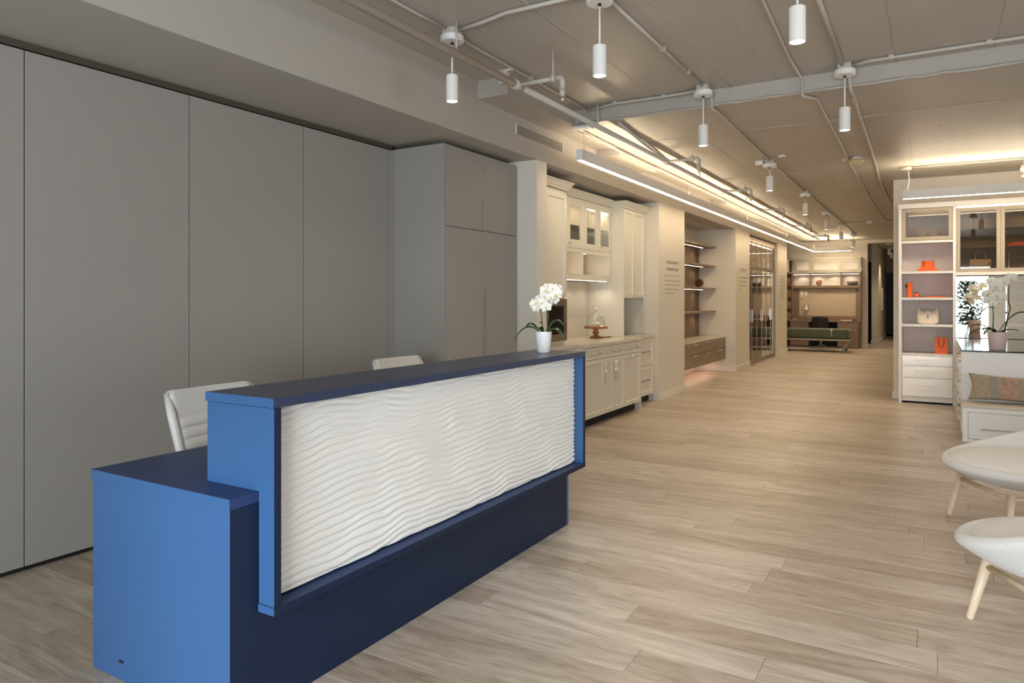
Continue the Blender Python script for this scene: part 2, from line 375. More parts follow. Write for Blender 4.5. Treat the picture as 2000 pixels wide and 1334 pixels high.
for k in range(46):
    y = lump.uniform(2.5, 14); x = lump.uniform(-2.6, 0.1*y+0.3); z = ZN if y < YS-.1 else ZF
    if abs(y-YS) < .15: continue
    r = lump.uniform(.012, .03)
    m = MB(); m.lathe([(0, -r*.18), (r*.5, -r*.15), (r, 0.002)], (x, y, z), 9); m.build('plaster_nub', M_CEIL, ceil)
# slightly proud rough lip on the step
m = MB()
n = 60
for side in (0,):
    pts = [(-2.9+7.4*i/n, YS-0.006+random.uniform(-.004, .004), ZF+0.006+random.uniform(-.006, .004)) for i in range(n+1)]
    m.tube(pts, [random.uniform(.006, .016) for _ in pts], 6)
m.build('step_lip', M_CEIL, ceil)

# wall left: header, bulkhead soffit, stub, recess backs
wl = MB()
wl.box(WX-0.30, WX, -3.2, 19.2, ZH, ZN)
wall_left = struct(wl.build('wall_left', M_WALL_SHADED)); wall_left['_w'] = Vector((0, 0, 0))
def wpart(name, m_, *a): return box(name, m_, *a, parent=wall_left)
wpart('soffit', M_WALL_SHADED, -4.35, WX-0.30, -3.2, 6.09, ZH, ZN)
wpart('stub_pier', M_WALL, -4.3, WX, 5.885, 6.088, 0, ZH)
wpart('recess_back', M_WALL, -4.45, -4.25, -3.2, 6.0, 0, ZH)
PILL = [(9.36, 10.52), (13.74, 14.91), (17.95, 19.2)]
for a, b in PILL: wpart('pillar', M_WALL, -4.3, WX, a, b, 0, ZH)
for a, b, xb in ((6.088, 9.36, -3.95), (10.52, 13.74, -3.985), (14.91, 17.95, -4.1)):
    wpart('niche_back', M_WALL, xb-0.15, xb, a, b, 0, ZH)
    wpart('niche_soffit', M_WALL, xb-0.15, WX-0.30, a, b, ZH, ZN)
def bb(x0, x1, y0, y1):
    m = MB(); m.box(x0, x1, y0, y1, 0, 0.105, bev=0.004); return m.build('skirting', M_TRIM, wall_left)
for a, b in PILL:
    bb(WX, WX+0.016, a-0.016, b+0.016)
bb(-4.0, WX, 13.724, 13.74); bb(-4.0, WX, 9.344, 9.36) ; bb(-4.0, WX, 17.934, 17.95); bb(WX, WX+0.014, 5.885, 6.088); bb(-4.0, WX, 19.2, 19.216)
# short concrete box hanging beside the header and flat drops in the far bay
box('trim_1', M_CEIL, WX, -2.95, 4.87, YS, 3.05, ZN, bev=0.004)['kind'] = 'structure'
box('trim_2', M_CEIL, WX, -2.98, 7.3, 8.5, 2.985, ZF, bev=0.004)['kind'] = 'structure'
box('trim_3', M_CEIL, WX, -2.98, 12.0, 14.6, 2.985, ZF, bev=0.004)['kind'] = 'structure'
struct(box('wall_light_blocker', M_WALL, -2.15, -2.05, -3.1, -2.0, 0, ZN))  # unseen partition added to keep window light off left panels and floor
# rear wall with window behind the camera
wb = MB(); wb.box(1.35, 4.6, -3.3, -3.1, 0, ZN); wb.box(-5.0, 1.35, -3.3, -3.1, 2.47, ZN); wb.box(-5.0, 1.35, -3.3, -3.1, 0, 0.12); wb.box(-5.0, -2.05, -3.3, -3.1, 0.12, 2.47)
wall_back = struct(wb.build('wall_back', M_WALL))
win = struct(MB().box(-2.05, 1.35, -3.24, -3.16, 0.12, 0.17).box(-2.05, 1.35, -3.24, -3.16, 2.42, 2.47).build('window_1', M_WHITE)); win['_w'] = Vector((0, 0, 0))
for x in (-2.03, -0.9, 0.2, 1.32): box('mullion', M_WHITE, x-.025, x+.025, -3.24, -3.16, 0.17, 2.42, parent=win)
for a, b in ((-2.0, -.93), (-.87, .17), (.23, 1.29)): box('pane', M_PANE, a, b, -3.205, -3.195, .17, 2.42, parent=win)
struct(box('wall_far_left', M_WALL, -5.2, -5.0, -3.4, 29.2, 0, ZN))
struct(box('wall_right', M_WALL, 4.5, 4.7, -3.4, 11.3, 0, ZN))
# block behind the right-hand closet
wc = struct(box('wall_center', M_WALL, -0.487, 4.5, 11.26, 29.2, 0, ZF)); wc['_w'] = Vector((0, 0, 0))
MB().box(-0.503, 4.5, 11.244, 11.26, 0, .105, bev=.004).build('skirting', M_TRIM, wc)
# far wall, hall
wf = struct(box('wall_far', M_WALL, -5.0, -1.62, 22.42, 22.62, 0, ZF)); wf['_w'] = Vector((0, 0, 0))
MB().box(-1.80, -1.604, 22.404, 22.636, 0, .105, bev=.004).build('skirting', M_TRIM, wf)
box('opening_lintel', M_WALL, -1.62, -0.487, 22.42, 22.6, 2.97, ZF, parent=wf)
wh = struct(box('wall_hall', M_WALL, -5.0, -1.66, 26.6, 26.8, 0, ZF)); wh['_w'] = Vector((0, 0, 0))
box('pillar', M_WALL, -1.66, -1.49, 24.5, 29.0, 0, ZF, parent=wh)
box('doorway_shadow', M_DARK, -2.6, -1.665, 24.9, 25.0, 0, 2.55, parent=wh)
box('opening_lintel', M_WALL, -2.6, -1.66, 24.8, 25.0, 2.55, ZF, parent=wh)
MB().box(-1.68, -1.474, 24.484, 29.0, 0, .105, bev=.004).build('skirting', M_TRIM, wh)
struct(box('wall_end', M_TANW, -1.6, -0.4, 29.0, 29.2, 0, ZF))
dd = struct(MB().framed('Y', -1.62, -0.75, 0.0, 2.42, 28.985, 0.05, 0.10, None).build('door_1', M_TANW)); dd['_w'] = Vector((0, 0, 0))
box('door_leaf', M_BLKFAB, -1.52, -0.85, 28.95, 28.99, 0.02, 2.32, parent=dd, bev=.004)
box('floor_sill', M_TANW, -1.52, -0.85, 28.95, 28.985, 0.0, 0.1, parent=dd)
# vent grille in the header
vg = empty('air_vent', 'long recessed linear air grille in the header above the tall cream cabinet', 'vent', (WX, 5.96, 2.885))
box('backing', M_DARK, WX-.001, WX+.002, 5.50, 6.42, 2.885, 2.973, parent=vg)
for k in range(8):
    z = 2.887 + k*0.0122
    box('slat', M_WALL, WX+.001, WX+.007, 5.497, 6.423, z-.0018, z+.0018, parent=vg)
box('slat', M_WALL, WX+.001, WX+.010, 5.49, 5.499, 2.883, 2.975, parent=vg); box('slat', M_WALL, WX+.001, WX+.010, 6.421, 6.43, 2.883, 2.975, parent=vg)

# ------------------------------------------------------------------ PANEL WALL and tall cabinet
names = ['panel at the picture edge', 'wide panel', 'second wide panel', 'third wide panel']
seams = [-0.98, -0.04, 0.892, 1.823, 2.755, 3.686, 4.620]
pwt = empty('wall_panelling', 'run of tall flush grey linen wall panels behind the blue desk', 'panelling', (-3.99, 1.8, 0))
for a, b in zip(seams, seams[1:]):
    box('panel', M_PANEL, -4.02, -3.99, a+.003, b-.003, 0.03, 2.668, parent=pwt, bev=.0015)
box('panel', M_PANEL, -4.02, -3.99, 4.623, 4.70, 0.03, 2.668, parent=pwt, bev=.0015)
box('backing_board', M_DARK, -4.24, -4.021, -0.98, 4.70, 0.0, 2.68, parent=pwt)
box('shadow_channel', mat('bronze_channel', (0.07, 0.06, 0.045), 0.5), -4.24, -4.008, -0.98, 4.70, 2.682, 2.7195, parent=pwt)
tc = empty('tall_cabinet', 'tall flush grey-beige storage cabinet with four doors beside the wall panels', 'cabinet', (-3.7, 5.3, 0))
box('body', M_PANEL, -4.24, -3.475, 4.702, 5.875, 0.03, 2.68, parent=tc, bev=.0015)
box('plinth', M_DARK, -4.2, -3.50, 4.72, 5.87, 0.0, 0.03, parent=tc)
box('side_panel', M_PANEL, -3.474, -3.455, 4.702, 4.720, 0.03, 2.68, parent=tc)
ys = (4.722, 5.298, 5.866)
for i in range(2):
    for z0, z1 in ((0.035, 1.997), (2.003, 2.675)):
        d = MB().box(-3.474, -3.450, ys[i]+.002, ys[i+1]-.002, z0, z1, bev=.0015).build('door', M_PANEL, tc)
        if i == 0:
            h = (1.49, 1.997) if z1 < 2.1 else (2.01, 2.26)
            if z1 < 2.1: h = (0.35, 1.485)
            box('handle', M_STEEL, -3.452, -3.436, ys[1]-.022, ys[1]-.004, h[0], h[1], parent=d)

# ------------------------------------------------------------------ RECEPTION DESK
dk = empty('reception_desk', 'blue reception desk with raised transaction counter and white wave front panel', 'desk', (-2.2, 2.7, 0))
box('end_panel', M_BLUE, -2.745, -1.95, 1.49, 1.52, 0.0, 0.715, parent=dk, bev=.001)
box('end_panel', M_BLUE, -2.745, -1.95, 3.92, 3.95, 0.0, 0.715, parent=dk, bev=.001)
box('front_panel', M_BLUE_SHADED, -1.975, -1.948, 1.5205, 3.9195, 0.0, 0.715, parent=dk, bev=.001)
MB().box(-2.752, -1.9455, 1.4865, 3.955, 0.7165, 0.752, bev=.0012).build('worktop', M_BLUE_SHADED_WORK, dk)
box('lit_shaded_edge', M_BLUE, -2.752, -1.9455, 1.4850, 1.4868, .7170, .7515, parent=dk)  # thin strips carry the painted lit and shaded tones of the laminate
box('lit_shaded_edge', M_BLUE, -2.22, -1.868, 1.5945, 1.5965, 1.038, 1.0695, parent=dk)
box('lit_shaded_edge', M_BLUE_SHADED, -1.9498, -1.9485, 1.4905, 1.5203, .0, .714, parent=dk)
box('lit_shaded_edge', M_BLUE_SHADED, -1.8698, -1.8680, 1.600, 1.628, .352, 1.0375, parent=dk)
box('lit_shaded_edge', M_BLUE_SHADED, -1.8698, -1.8680, 3.992, 4.02, .352, 1.0375, parent=dk)
box('lit_shaded_edge', M_BLUE_SHADED, -1.8678, -1.8665, 1.600, 4.02, .351, .3768, parent=dk)
hb = MB().box(-2.215, -1.975, 1.629, 3.991, 0.753, 1.034).build('hutch_back', M_BLUE, dk)
def lpanel(y0, y1):
    m = MB(); P_ = [(-2.215, .753), (-1.944, .753), (-1.944, .378), (-1.87, .378), (-1.87, 1.0355), (-2.215, 1.0355)]
    A = [m.bm.verts.new((x, y0, z)) for x, z in P_]; B = [m.bm.verts.new((x, y1, z)) for x, z in P_]
    m.bm.faces.new(A); m.bm.faces.new(B[::-1])
    for k in range(6): m.bm.faces.new((A[k], A[(k+1) % 6], B[(k+1) % 6], B[k]))
    return m.build('side_panel', M_BLUE, dk)
lpanel(1.600, 1.628); lpanel(3.992, 4.02)
box('transaction_top', M_BLUE_SHADED_TOP, -2.22, -1.868, 1.596, 4.024, 1.0375, 1.070, parent=dk, bev=.0012)
box('lit_shaded_edge', M_BLUE, -1.944, -1.8682, 1.5965, 1.5979, .351, .3768, parent=dk)
box('lower_ledge', M_BLUE_SHADED_WORK, -1.944, -1.8682, 1.598, 4.022, 0.35, 0.377, parent=dk, bev=.001)
box('cable_grommet', M_DARK, -2.57, -2.545, 1.488, 1.492, 0.064, 0.074, parent=dk)
# wave relief: real height field
def wave_panel(y0, y1, z0, z1, x, ny=620, nz=260):
    m = MB(); bm = m.bm; g = []
    for j in range(nz+1):
        z = z0+(z1-z0)*j/nz; r = []
        for i in range(ny+1):
            y = y0+(y1-y0)*i/ny
            wv = 1.25*noise.noise(Vector((y*2.3, z*3.0, 1.3))) + 0.55*noise.noise(Vector((y*6.1, z*9.0, 7.7))) + .12*noise.noise(Vector((y*15, z*20, 3.1)))
            t = z/0.0275 + wv*1.15 + 0.25*math.sin(y*7.0+z*5) - .9*y
            f = t - math.floor(t)
            prof = math.sin(PI*f**0.80)
            amp = 0.0135*(0.72 + 0.5*noise.noise(Vector((y*3.1, z*12.0, 5.5))))
            r.append(bm.verts.new((x + prof**0.85*amp if prof > 0 else x, y, z)))
        g.append(r)
    for j in range(nz):
        for i in range(ny):
            bm.faces.new((g[j][i], g[j][i+1], g[j+1][i+1], g[j+1][i])).smooth = True
    xb = x-0.012
    b = [bm.verts.new(p) for p in ((xb, y0, z0), (xb, y1, z0), (xb, y1, z1), (xb, y0, z1))]
    bm.faces.new(b[::-1])
    bm.faces.new([b[0], b[1]] + g[0][::-1]); bm.faces.new([b[2], b[3]] + g[-1]); bm.faces.new([b[1], b[2]] + [g[j][-1] for j in range(nz, -1, -1)]); bm.faces.new([b[3], b[0]] + [g[j][0] for j in range(nz+1)])
    return m.build('wave_panel', M_WAVE, dk)
wave_panel(1.636, 3.984, 0.384, 1.030, -1.934)

# ------------------------------------------------------------------ PENDANTS, LINEAR LIGHTS, CONDUITS
GP = 'white cylinder pendants hanging from the concrete ceiling'
def pendant(x, y, zc, name_label, power=9, cz=None, stem=True):
    cz = cz or (2.716 if x < -2.7 else 2.69)
    t = empty('pendant_lamp', name_label, 'pendant lamp', (x, y, cz), GP)
    MB().box(x-.05, x+.05, y-.05, y+.05, zc-.045, zc+.002, bev=.012).build('junction_box', M_PIPE, t)
    MB().lathe([(0, zc-.09), (.072, zc-.09), (.078, zc-.086), (.078, zc-.05), (.074, zc-.045), (0, zc-.045)], (x, y, 0), 28, smooth=False).build('canopy', M_WHITE, t)
    MB().tube([(x, y, zc-.092), (x, y, cz+.17)], .006, 10).build('rod', M_WHITE, t)
    MB().lathe([(0, zc-.105), (.010, zc-.105), (.010, zc-.0905), (0, zc-.0905)], (x, y, 0), 12).build('rod_collar', M_DARK, t)
    MB().lathe([(.034, .004), (.038, 0), (.0405, .001), (.0405, .172), (.038, .176), (0, .176)], (x, y, cz), 32, smooth=False).build('shade', M_WHITE, t)
    MB().lathe([(0, .0035), (.0345, .0035), (.0345, .008), (0, .008)], (x, y, cz), 24).build('lamp_disc', M_GLOW, t)
    spot('bulb', (x, y, cz-.004), power, ((1.0, 0.86, 0.66) if y < 6.1 else (1.0, 0.80, 0.52)), (2.4 if y < 6.1 else 2.3), 0.8, 0.035, parent=t)
    return t
PEND = [(-2.765, 3.85, ZN, 'pendant lamp nearest the header pipe, first row, above the desk'),
        (-1.665, 3.78, ZN, 'pendant lamp in the first row over the aisle, above the orchid'),
        (-0.59, 3.79, ZN, 'largest pendant lamp at the top edge, first row right side'),
        (-1.675, 5.96, ZN, 'pendant lamp just before the ceiling step, left of two'),
        (-0.588, 5.97, ZN, 'pendant lamp just before the ceiling step, right of two'),
        (-1.69, 8.86, ZF, 'pendant lamp with small side box on its mount, first beyond the ceiling step'),
        (-1.705, 11.68, ZF, 'second pendant lamp beyond the ceiling step in the single row'),
        (-1.73, 14.40, ZF, 'third pendant lamp beyond the ceiling step in the single row'),
        (-1.755, 17.10, ZF, 'fourth pendant lamp beyond the ceiling step in the single row'),
        (-1.74, 19.70, ZF, 'fifth pendant lamp of the single row, before the far walnut wall unit'),
        (-1.133, 23.43, ZF, 'pendant lamp in the dark hall, nearer of two'),
        (-1.164, 25.55, ZF, 'pendant lamp in the dark hall, farther of two')]
PEND += [(.72, 3.80, ZN, 'added unseen pendant lamp over the lounge chairs beyond the right edge, front row'), (.76, 5.97, ZN, 'added unseen pendant lamp over the lounge chairs beyond the right edge, back row'), (.95, 8.86, ZF, 'added unseen pendant lamp in front of the dresser beyond the right edge')]  # unseen lamps added to brighten the chairs and closet
for x, y, z, lb in PEND: pendant(x, y, z, lb, power=(22 if y < 6.1 else 30 if x > 0 else 9 if y < 12 else 60))
# shallow side box and small ceiling discs
tag(MB().box(-1.85, -1.76, 8.82, 8.90, ZF-.05, ZF-.001, bev=.006).build('junction_box', M_WHITE, None, 'base'), 'small white junction box left of the pendant beyond the step', 'junction box')
tag(MB().lathe([(0, -.02), (.04, -.018), (.045, -.001), (0, -.001)], (-1.51, 8.64, ZF), 20).build('ceiling_sensor', M_WHITE, None, 'base'), 'small white round sensor on the ceiling beyond the step', 'sensor')
tag(MB().box(-1.25, -1.13, 16.84, 16.96, ZF-.06, ZF-.001, bev=.008).build('junction_box', M_WHITE, None, 'base'), 'white square junction box on the cross conduit far down the ceiling', 'junction box')
sd = empty('smoke_detector', 'aged yellowish smoke detector on the ceiling beyond the step', 'smoke detector', (-.78, 9.2, ZF-.1))
MB().lathe([(0, 0), (.06, 0), (.06, -.03), (0, -.03)], (-.78, 9.2, ZF-.001), 24).build('base', M_WHITE, sd)
MB().lathe([(0, -.035), (.085, -.035), (.08, -.055), (.05, -.085), (.05, -.10), (0, -.10)], (-.78, 9.2, ZF+.004), 24).build('sensor_head', M_YELLOW, sd)
MB().box(-.93, -.88, 9.16, 9.24, ZF-.04, ZF-.001, bev=.005).build('junction_box', M_PIPE, sd)

def conduit(pts, r, label, nm='conduit', clips=(), m=M_PIPE):
    o = MB().tube(pts, r, 10).build(nm, m, None, pts[0]); tag(o, label, 'pipe')
    for c in clips:
        MB().box(c[0]-.018, c[0]+.018, c[1]-.018, c[1]+.018, c[2]-.014, c[2]+.016, bev=.004).build('clip', m, o)
    return o
zc, zf = ZN-.016, ZF-.014
conduit([(-2.78, -1, zc), (-2.78, 3.5, zc), (-2.77, 3.77, zc)], .010, 'thin conduit along the header side feeding the first pendant')
conduit([(-2.77, 3.93, zc), (-2.80, 4.1, zc), (-2.81, YS-.04, zc)], .010, 'thin conduit from the first pendant to the ceiling step', clips=[(-2.81, 5.0, zc)])
conduit([(-2.70, 3.85, zc), (-2.5, 3.82, zc), (-2.3, 3.77, zc), (-1.74, 3.78, zc)], .013, 'conduit joining the two left pendants of the first row')
conduit([(-1.665, 3.85, zc), (-1.665, 5.88, zc)], .012, 'conduit between the aisle pendants before the step', clips=[(-1.665, 4.9, zc), (-1.665, 5.5, zc)])
conduit([(-1.665, -1, zc), (-1.665, 3.70, zc)], .012, 'conduit overhead feeding the aisle pendant from behind')
conduit([(-2.80, 6.06, zc-.02), (-2.5, 6.03, zc), (-2.05, 6.05, zc), (-1.75, 6.03, zc)], .013, 'conduit along the ceiling step left of the pendant', clips=[(-2.5, 6.03, zc), (-2.05, 6.05, zc)])
conduit([(-1.66, 6.05, zc), (-1.64, 6.09, zc-.05), (-1.64, 6.10, zf-.01), (-1.64, 6.3, zf), (-1.68, 8.8, zf)], .012, 'conduit dropping over the step to the single pendant row', clips=[(-1.65, 6.6, zf)])
for k, (y0, y1) in enumerate(((8.92, 11.62), (11.74, 14.34), (14.46, 17.04), (17.16, 19.64))):
    conduit([(-1.70, y0, zf), (-1.71, y1, zf)], .012, ['conduit between first and second pendants beyond the step', 'conduit between second and third pendants beyond the step', 'conduit between third and fourth pendants beyond the step', 'conduit from the fourth pendant to the last one'][k])
conduit([(-.86, -1, zc), (-.88, 4.4, zc), (-.92, 5.5, zc), (-.92, YS-.03, zc), (-.91, YS-.02, zf-.01), (-.83, 6.3, zf), (-.85, 8.2, zf), (-.88, 9.5, zf), (-.90, 13.1, zf), (-.88, 16.6, zf), (-.75, 17, zf), (-.5, 17.02, zf)], .011, 'long thin conduit crossing both ceiling bays past the smoke detector')
conduit([(-.585, -1, zc), (-.585, 3.72, zc)], .016, 'conduit feeding the largest pendant from behind')
conduit([(-.587, 3.86, zc), (-.60, 5.9, zc)], .016, 'conduit between the two right pendants of the near bay')
conduit([(-.60, 6.03, zc), (-.57, 6.09, zc-.04), (-.56, 6.10, zf-.01), (-.56, 6.25, zf), (-.61, 9.6, zf), (-.65, 11.2, zf), (-.64, 14, zf)], .014, 'thick conduit from the right pendant down the far ceiling bay', clips=[(-.565, 6.5, zf), (-.60, 8.9, zf)])
conduit([(-.54, 5.98, zc), (-.42, 5.93, zc), (.4, 5.93, zc), (2.5, 5.95, zc)], .013, 'conduit running to the right edge along the ceiling step', clips=[(-.27, 5.925, zc), (.33, 5.93, zc), (1.2, 5.94, zc)])
conduit([(-1.68, 16.95, zf), (-1.25, 16.9, zf)], .010, 'cross conduit left of the far junction box')
conduit([(-1.13, 16.9, zf), (-.5, 16.98, zf)], .010, 'cross conduit right of the far junction box')
# sprinkler main and heads
sp = empty('sprinkler_pipe', 'thick white painted sprinkler main running along the header', 'sprinkler pipe', (-2.66, 3, 2.98))
MB().tube([(-2.66, -2.9, 2.99), (-2.66, 4.50, 2.985)], .028, 14).build('pipe', M_PIPE, sp)
MB().tube([(-2.66, 4.50, 2.985), (-2.66, 20.5, 2.985)], .024, 14).build('pipe', M_PIPE, sp)
for y in (4.53, 7.95, 10.6, 13.2, 16.4, 19.4):
    MB().tube([(-2.66, y-.05, 2.985), (-2.66, y+.05, 2.985)], .036, 12).build('fitting', M_PIPE, sp)
    MB().tube([(-2.66, y, 2.985), (-2.31, y-.0, 2.985)], .017, 10).build('branch', M_PIPE, sp)
    MB().tube([(-2.34, y, 2.985), (-2.30, y, 2.985), (-2.285, y, 2.97), (-2.285, y, 2.90)], .022, 10).build('elbow', M_PIPE, sp)
    MB().tube([(-2.285, y, 2.90), (-2.285, y, 2.86), (-2.285, y, 2.845)], [.024, .022, .012], 10).build('sprinkler_head', M_PIPE, sp)
    MB().tube([(-2.285, y, 2.845), (-2.285, y, 2.82)], [.006, .014], 8).build('deflector', M_CHROME, sp)
    zz = ZN if y < YS else ZF
    MB().tube([(-2.36, y, 2.99), (-2.36, y, zz)], .006, 8).build('hanger', M_PIPE, sp)
    MB().tube([(-2.36, y, 2.96), (-2.36, y, 3.02)], .022, 8).build('hanger_ring', M_PIPE, sp)
for y in (3.75, 6.0, 9.3, 12.0, 14.8, 18.0):
    zz = ZN if y < YS else ZF
    MB().tube([(-2.66, y, 3.0), (-2.66, y, zz)], .007, 8).build('hanger', M_PIPE, sp)
conduit([(-2.52, YS+.05, 3.035), (-2.79, 8.6, 3.035), (-2.80, 19.5, 3.035)], .015, 'second thinner pipe running beside the sprinkler main', nm='service_pipe')
conduit([(-2.95, YS+.05, 3.02), (-2.97, 8, 3.02), (-2.97, 11.2, 3.02), (-2.99, 19, 3.02)], .009, 'thin wire conduit above the linear light', nm='service_pipe', clips=[(-2.95, 6.7, 3.02), (-2.97, 8.6, 3.02), (-2.97, 10.4, 3.02)])
# bracket on sprinkler main
tag(MB().box(-2.72, -2.66, 4.36, 4.42, 2.96, 3.06, bev=.008).box(-2.75, -2.62, 4.375, 4.405, 3.05, 3.065).build('pipe_clamp', M_PIPE, None, 'base'), 'white beam clamp on the sprinkler main beside the first branch', 'clamp')

# linear lights
M_STRIP2 = mat('light_strip_short', (1, 1, 1), 0.5, emit=(1.0, 0.88, 0.72), estr=22)
M_STRIPUP2 = mat('light_strip_short_up', (1, 1, 1), 0.5, emit=(1.0, 0.82, 0.58), estr=20)
def bar(t, x0, x1, y0, y1, z0, h=0.105, md=None, mu=None):
    box('housing', M_WHITE, x0, x1, y0, y1, z0, z0+h, parent=t, bev=.002)
    e = .010
    box('diffuser', md or M_STRIP, x0+e, x1-e, y0+e, y1-e, z0-.0025, z0-.0002, parent=t)
    box('uplight', mu or M_STRIPUP, x0+e, x1-e, y0+.25, y1-e, z0+h+.0005, z0+h+.0025, parent=t)
ll = empty('linear_light', 'long L-shaped suspended linear light running down the left wall', 'linear light', (-2.87, 6.05, 2.705))
bar(ll, -2.905, -2.84, 6.05, 21.3, 2.705); bar(ll, -2.84, -1.93, 21.235, 21.3, 2.705, md=M_STRIP2)
box('ceiling_mount', M_WHITE, -2.98, -2.80, 6.10, 6.22, 3.02, 3.049, parent=ll, bev=.01)
for y in (6.12, 9.5, 13.0, 17.0, 21.25):
    MB().tube([(-2.872, y+.03, 2.80), (-2.872, y+.03, ZF if y > 6.2 else 3.02)], .002, 6).build('cable', M_STEEL, ll)
MB().tube([(-2.0, 21.27, 2.80), (-1.97, 21.27, 2.92), (-2.0, 21.27, ZF)], .005, 6).build('cable', M_WHITE, ll)
rl = empty('linear_light', 'short suspended linear light in front of the white closet wall', 'linear light', (0.9, 9.85, 2.61))
bar(rl, -0.33, 3.4, 9.80, 9.865, 2.61, md=M_STRIP2, mu=M_STRIPUP2)
MB().lathe([(0, -.04), (.06, -.038), (.065, -.001), (0, -.001)], (-.30, 10.2, ZF), 20).build('ceiling_mount', M_PIPE, rl)
MB().tube([(-.30, 10.2, ZF-.03), (-.27, 10.05, 2.97), (-.26, 9.9, 2.85), (-.28, 9.835, 2.71)], .006, 8).build('cable', M_WHITE, rl)
MB().tube([(2.6, 9.835, 2.71), (2.6, 9.9, ZF)], .003, 8).build('cable', M_WHITE, rl)
conduit([(-.25, 10.2, zf), (3.0, 10.25, zf)], .008, 'thin conduit over the short linear light by the closet')
# cluster fitting at the right edge
hv = empty('ceiling_valve', 'white painted pipe fitting hanging by the closet at the right edge', 'pipe fitting', (.96, 10.3, 2.8))
MB().lathe([(0, 0), (.05, 0), (.05, .03), (.03, .035), (.03, .07), (.06, .075), (.06, .12), (.03, .125), (.03, .20), (0, .20)], (.93, 10.2, 2.82), 16).build('body', M_PIPE, hv)
MB().tube([(.93, 10.2, 3.0), (.93, 10.2, ZF)], .02, 10).build('riser', M_PIPE, hv)
MB().tube([(.88, 10.2, 2.95), (.98, 10.2, 2.95)], .02, 10).build('cross', M_PIPE, hv)

# ------------------------------------------------------------------ KITCHEN NICHE (faces +X)
def pull(parent, f, a0, a1, z0, z1, d, r=.0068, m=M_CHROME, off=.028):
    """bar pull: vertical when a0==a1 else horizontal; in front of plane d"""
    sg = 1 if f == 'X' else -1
    P = (lambda a, dd, z: (dd, a, z)) if f == 'X' else (lambda a, dd, z: (a, dd, z))
    b = MB(); b.tube([P(a0, d+sg*off, z0), P(a1, d+sg*off, z1)], r, 8)
    da, dz = (a1-a0)*.12, (z1-z0)*.12
    for a, z in ((a0+da, z0+dz), (a1-da, z1-dz)): b.tube([P(a, d+sg*.0, z), P(a, d+sg*off, z)], r*.8, 8)
    return b.build('handle', m, parent)
def knob(parent, f, a, z, d, m=M_CHROME):
    sg = 1 if f == 'X' else -1
    P = (lambda dd: (dd, a, z)) if f == 'X' else (lambda dd: (a, dd, z))
    return MB().tube([P(d), P(d+sg*.012), P(d+sg*.014), P(d+sg*.028), P(d+sg*.030)], [.005, .005, .014, .014, .009], 12).build('knob', m, parent)

bc = empty('base_cabinet', 'cream shaker base cabinet with bar pulls under the quartz top', 'cabinet', (-3.5, 7.6, 0))
X1 = -3.18
box('body', M_CAB, -3.94, X1-.02, 6.81, 8.50, .10, .865, parent=bc)
box('side_panel', M_CAB, -3.90, X1, 6.79, 6.81, .0, .868, parent=bc); box('side_panel', M_CAB, -3.90, X1, 8.50, 8.52, .0, .868, parent=bc)
box('toe_kick', M_DARK, -3.85, -3.26, 6.812, 8.498, 0, .10, parent=bc)
ds = [6.812, 7.359, 7.957, 8.498]
for i in range(3):
    a, b = ds[i]+.003, ds[i+1]-.003
    d = MB().framed('X', a, b, .735, .862, X1, .02, .035).build('drawer', M_CAB, bc)
    wd = (b-a)*.27; pull(d, 'X', (a+b)/2-wd, (a+b)/2+wd, .80, .80, X1)
dd_ = [6.812, 7.359, 7.634, 7.957, 8.498]
for i in range(4):
    a, b = dd_[i]+.002, dd_[i+1]-.002
    d = MB().framed('X', a, b, .105, .728, X1, .02, .045).build('door', M_CAB, bc)
    if i == 3: pull(d, 'X', (a+b)/2-.12, (a+b)/2+.12, .695, .695, X1)
    else:
        yh = b-.022 if i in (0, 1) else a+.022
        pull(d, 'X', yh, yh, .46, .69, X1)
bd = empty('drawer_cabinet', 'cream two-drawer base cabinet next to the first pillar', 'cabinet', (-3.6, 8.93, 0))
box('body', M_CAB, -3.94, -3.325, 8.525, 9.335, .10, .865, parent=bd)
box('side_panel', M_CAB, -3.90, -3.305, 9.335, 9.355, 0, .868, parent=bd)
box('toe_kick', M_DARK, -3.85, -3.38, 8.525, 9.335, 0, .10, parent=bd)
for z0, z1 in ((.105, .497), (.503, .862)):
    d = MB().framed('X', 8.53, 9.33, z0, z1, -3.305, .02, .055).build('drawer', M_CAB, bd)
    box('handle', M_BRONZE, -3.314, -3.300, 8.60, 9.20, (z0+z1)/2-.004, (z0+z1)/2+.004, parent=d)
bl = empty('base_cabinet', 'cream base cabinet under the oven, partly hidden behind the desk', 'cabinet', (-3.6, 6.4, 0))
box('body', M_CAB, -3.94, -3.31, 6.095, 6.788, .10, .865, parent=bl)
box('toe_kick', M_DARK, -3.85, -3.36, 6.095, 6.788, 0, .10, parent=bl)
for a, b in ((6.10, 6.44), (6.445, 6.785)):
    d = MB().framed('X', a, b, .105, .862, -3.29, .02, .045).build('door', M_CAB, bl); knob(d, 'X', b-.03 if b < 6.5 else a+.03, .8, -3.29)
ct = MB().box(-3.949, -3.275, 6.092, 6.79, .87, .905).box(-3.949, -3.163, 6.7901, 8.52, .87, .905).box(-3.949, -3.285, 8.5201, 9.357, .87, .905)
tag(ct.build('quartz_countertop', M_QUARTZ, None, (-3.6, 7.7, .87)), 'beige quartz countertop stepping out over the kitchen base cabinets', 'countertop')
XT = -3.43
tl = empty('wall_cabinet', 'tall cream wall cabinet above the built-in black oven', 'cabinet', (-3.7, 6.5, 1.41))
box('body', M_CAB, -3.945, XT-.022, 6.10, 6.915, 1.41, 2.60, parent=tl)
for a, b in ((6.105, 6.425), (6.43, 6.91)):
    d = MB().framed('X', a, b, 1.42, 2.53, XT, .02, .055).build('door', M_CAB, tl)
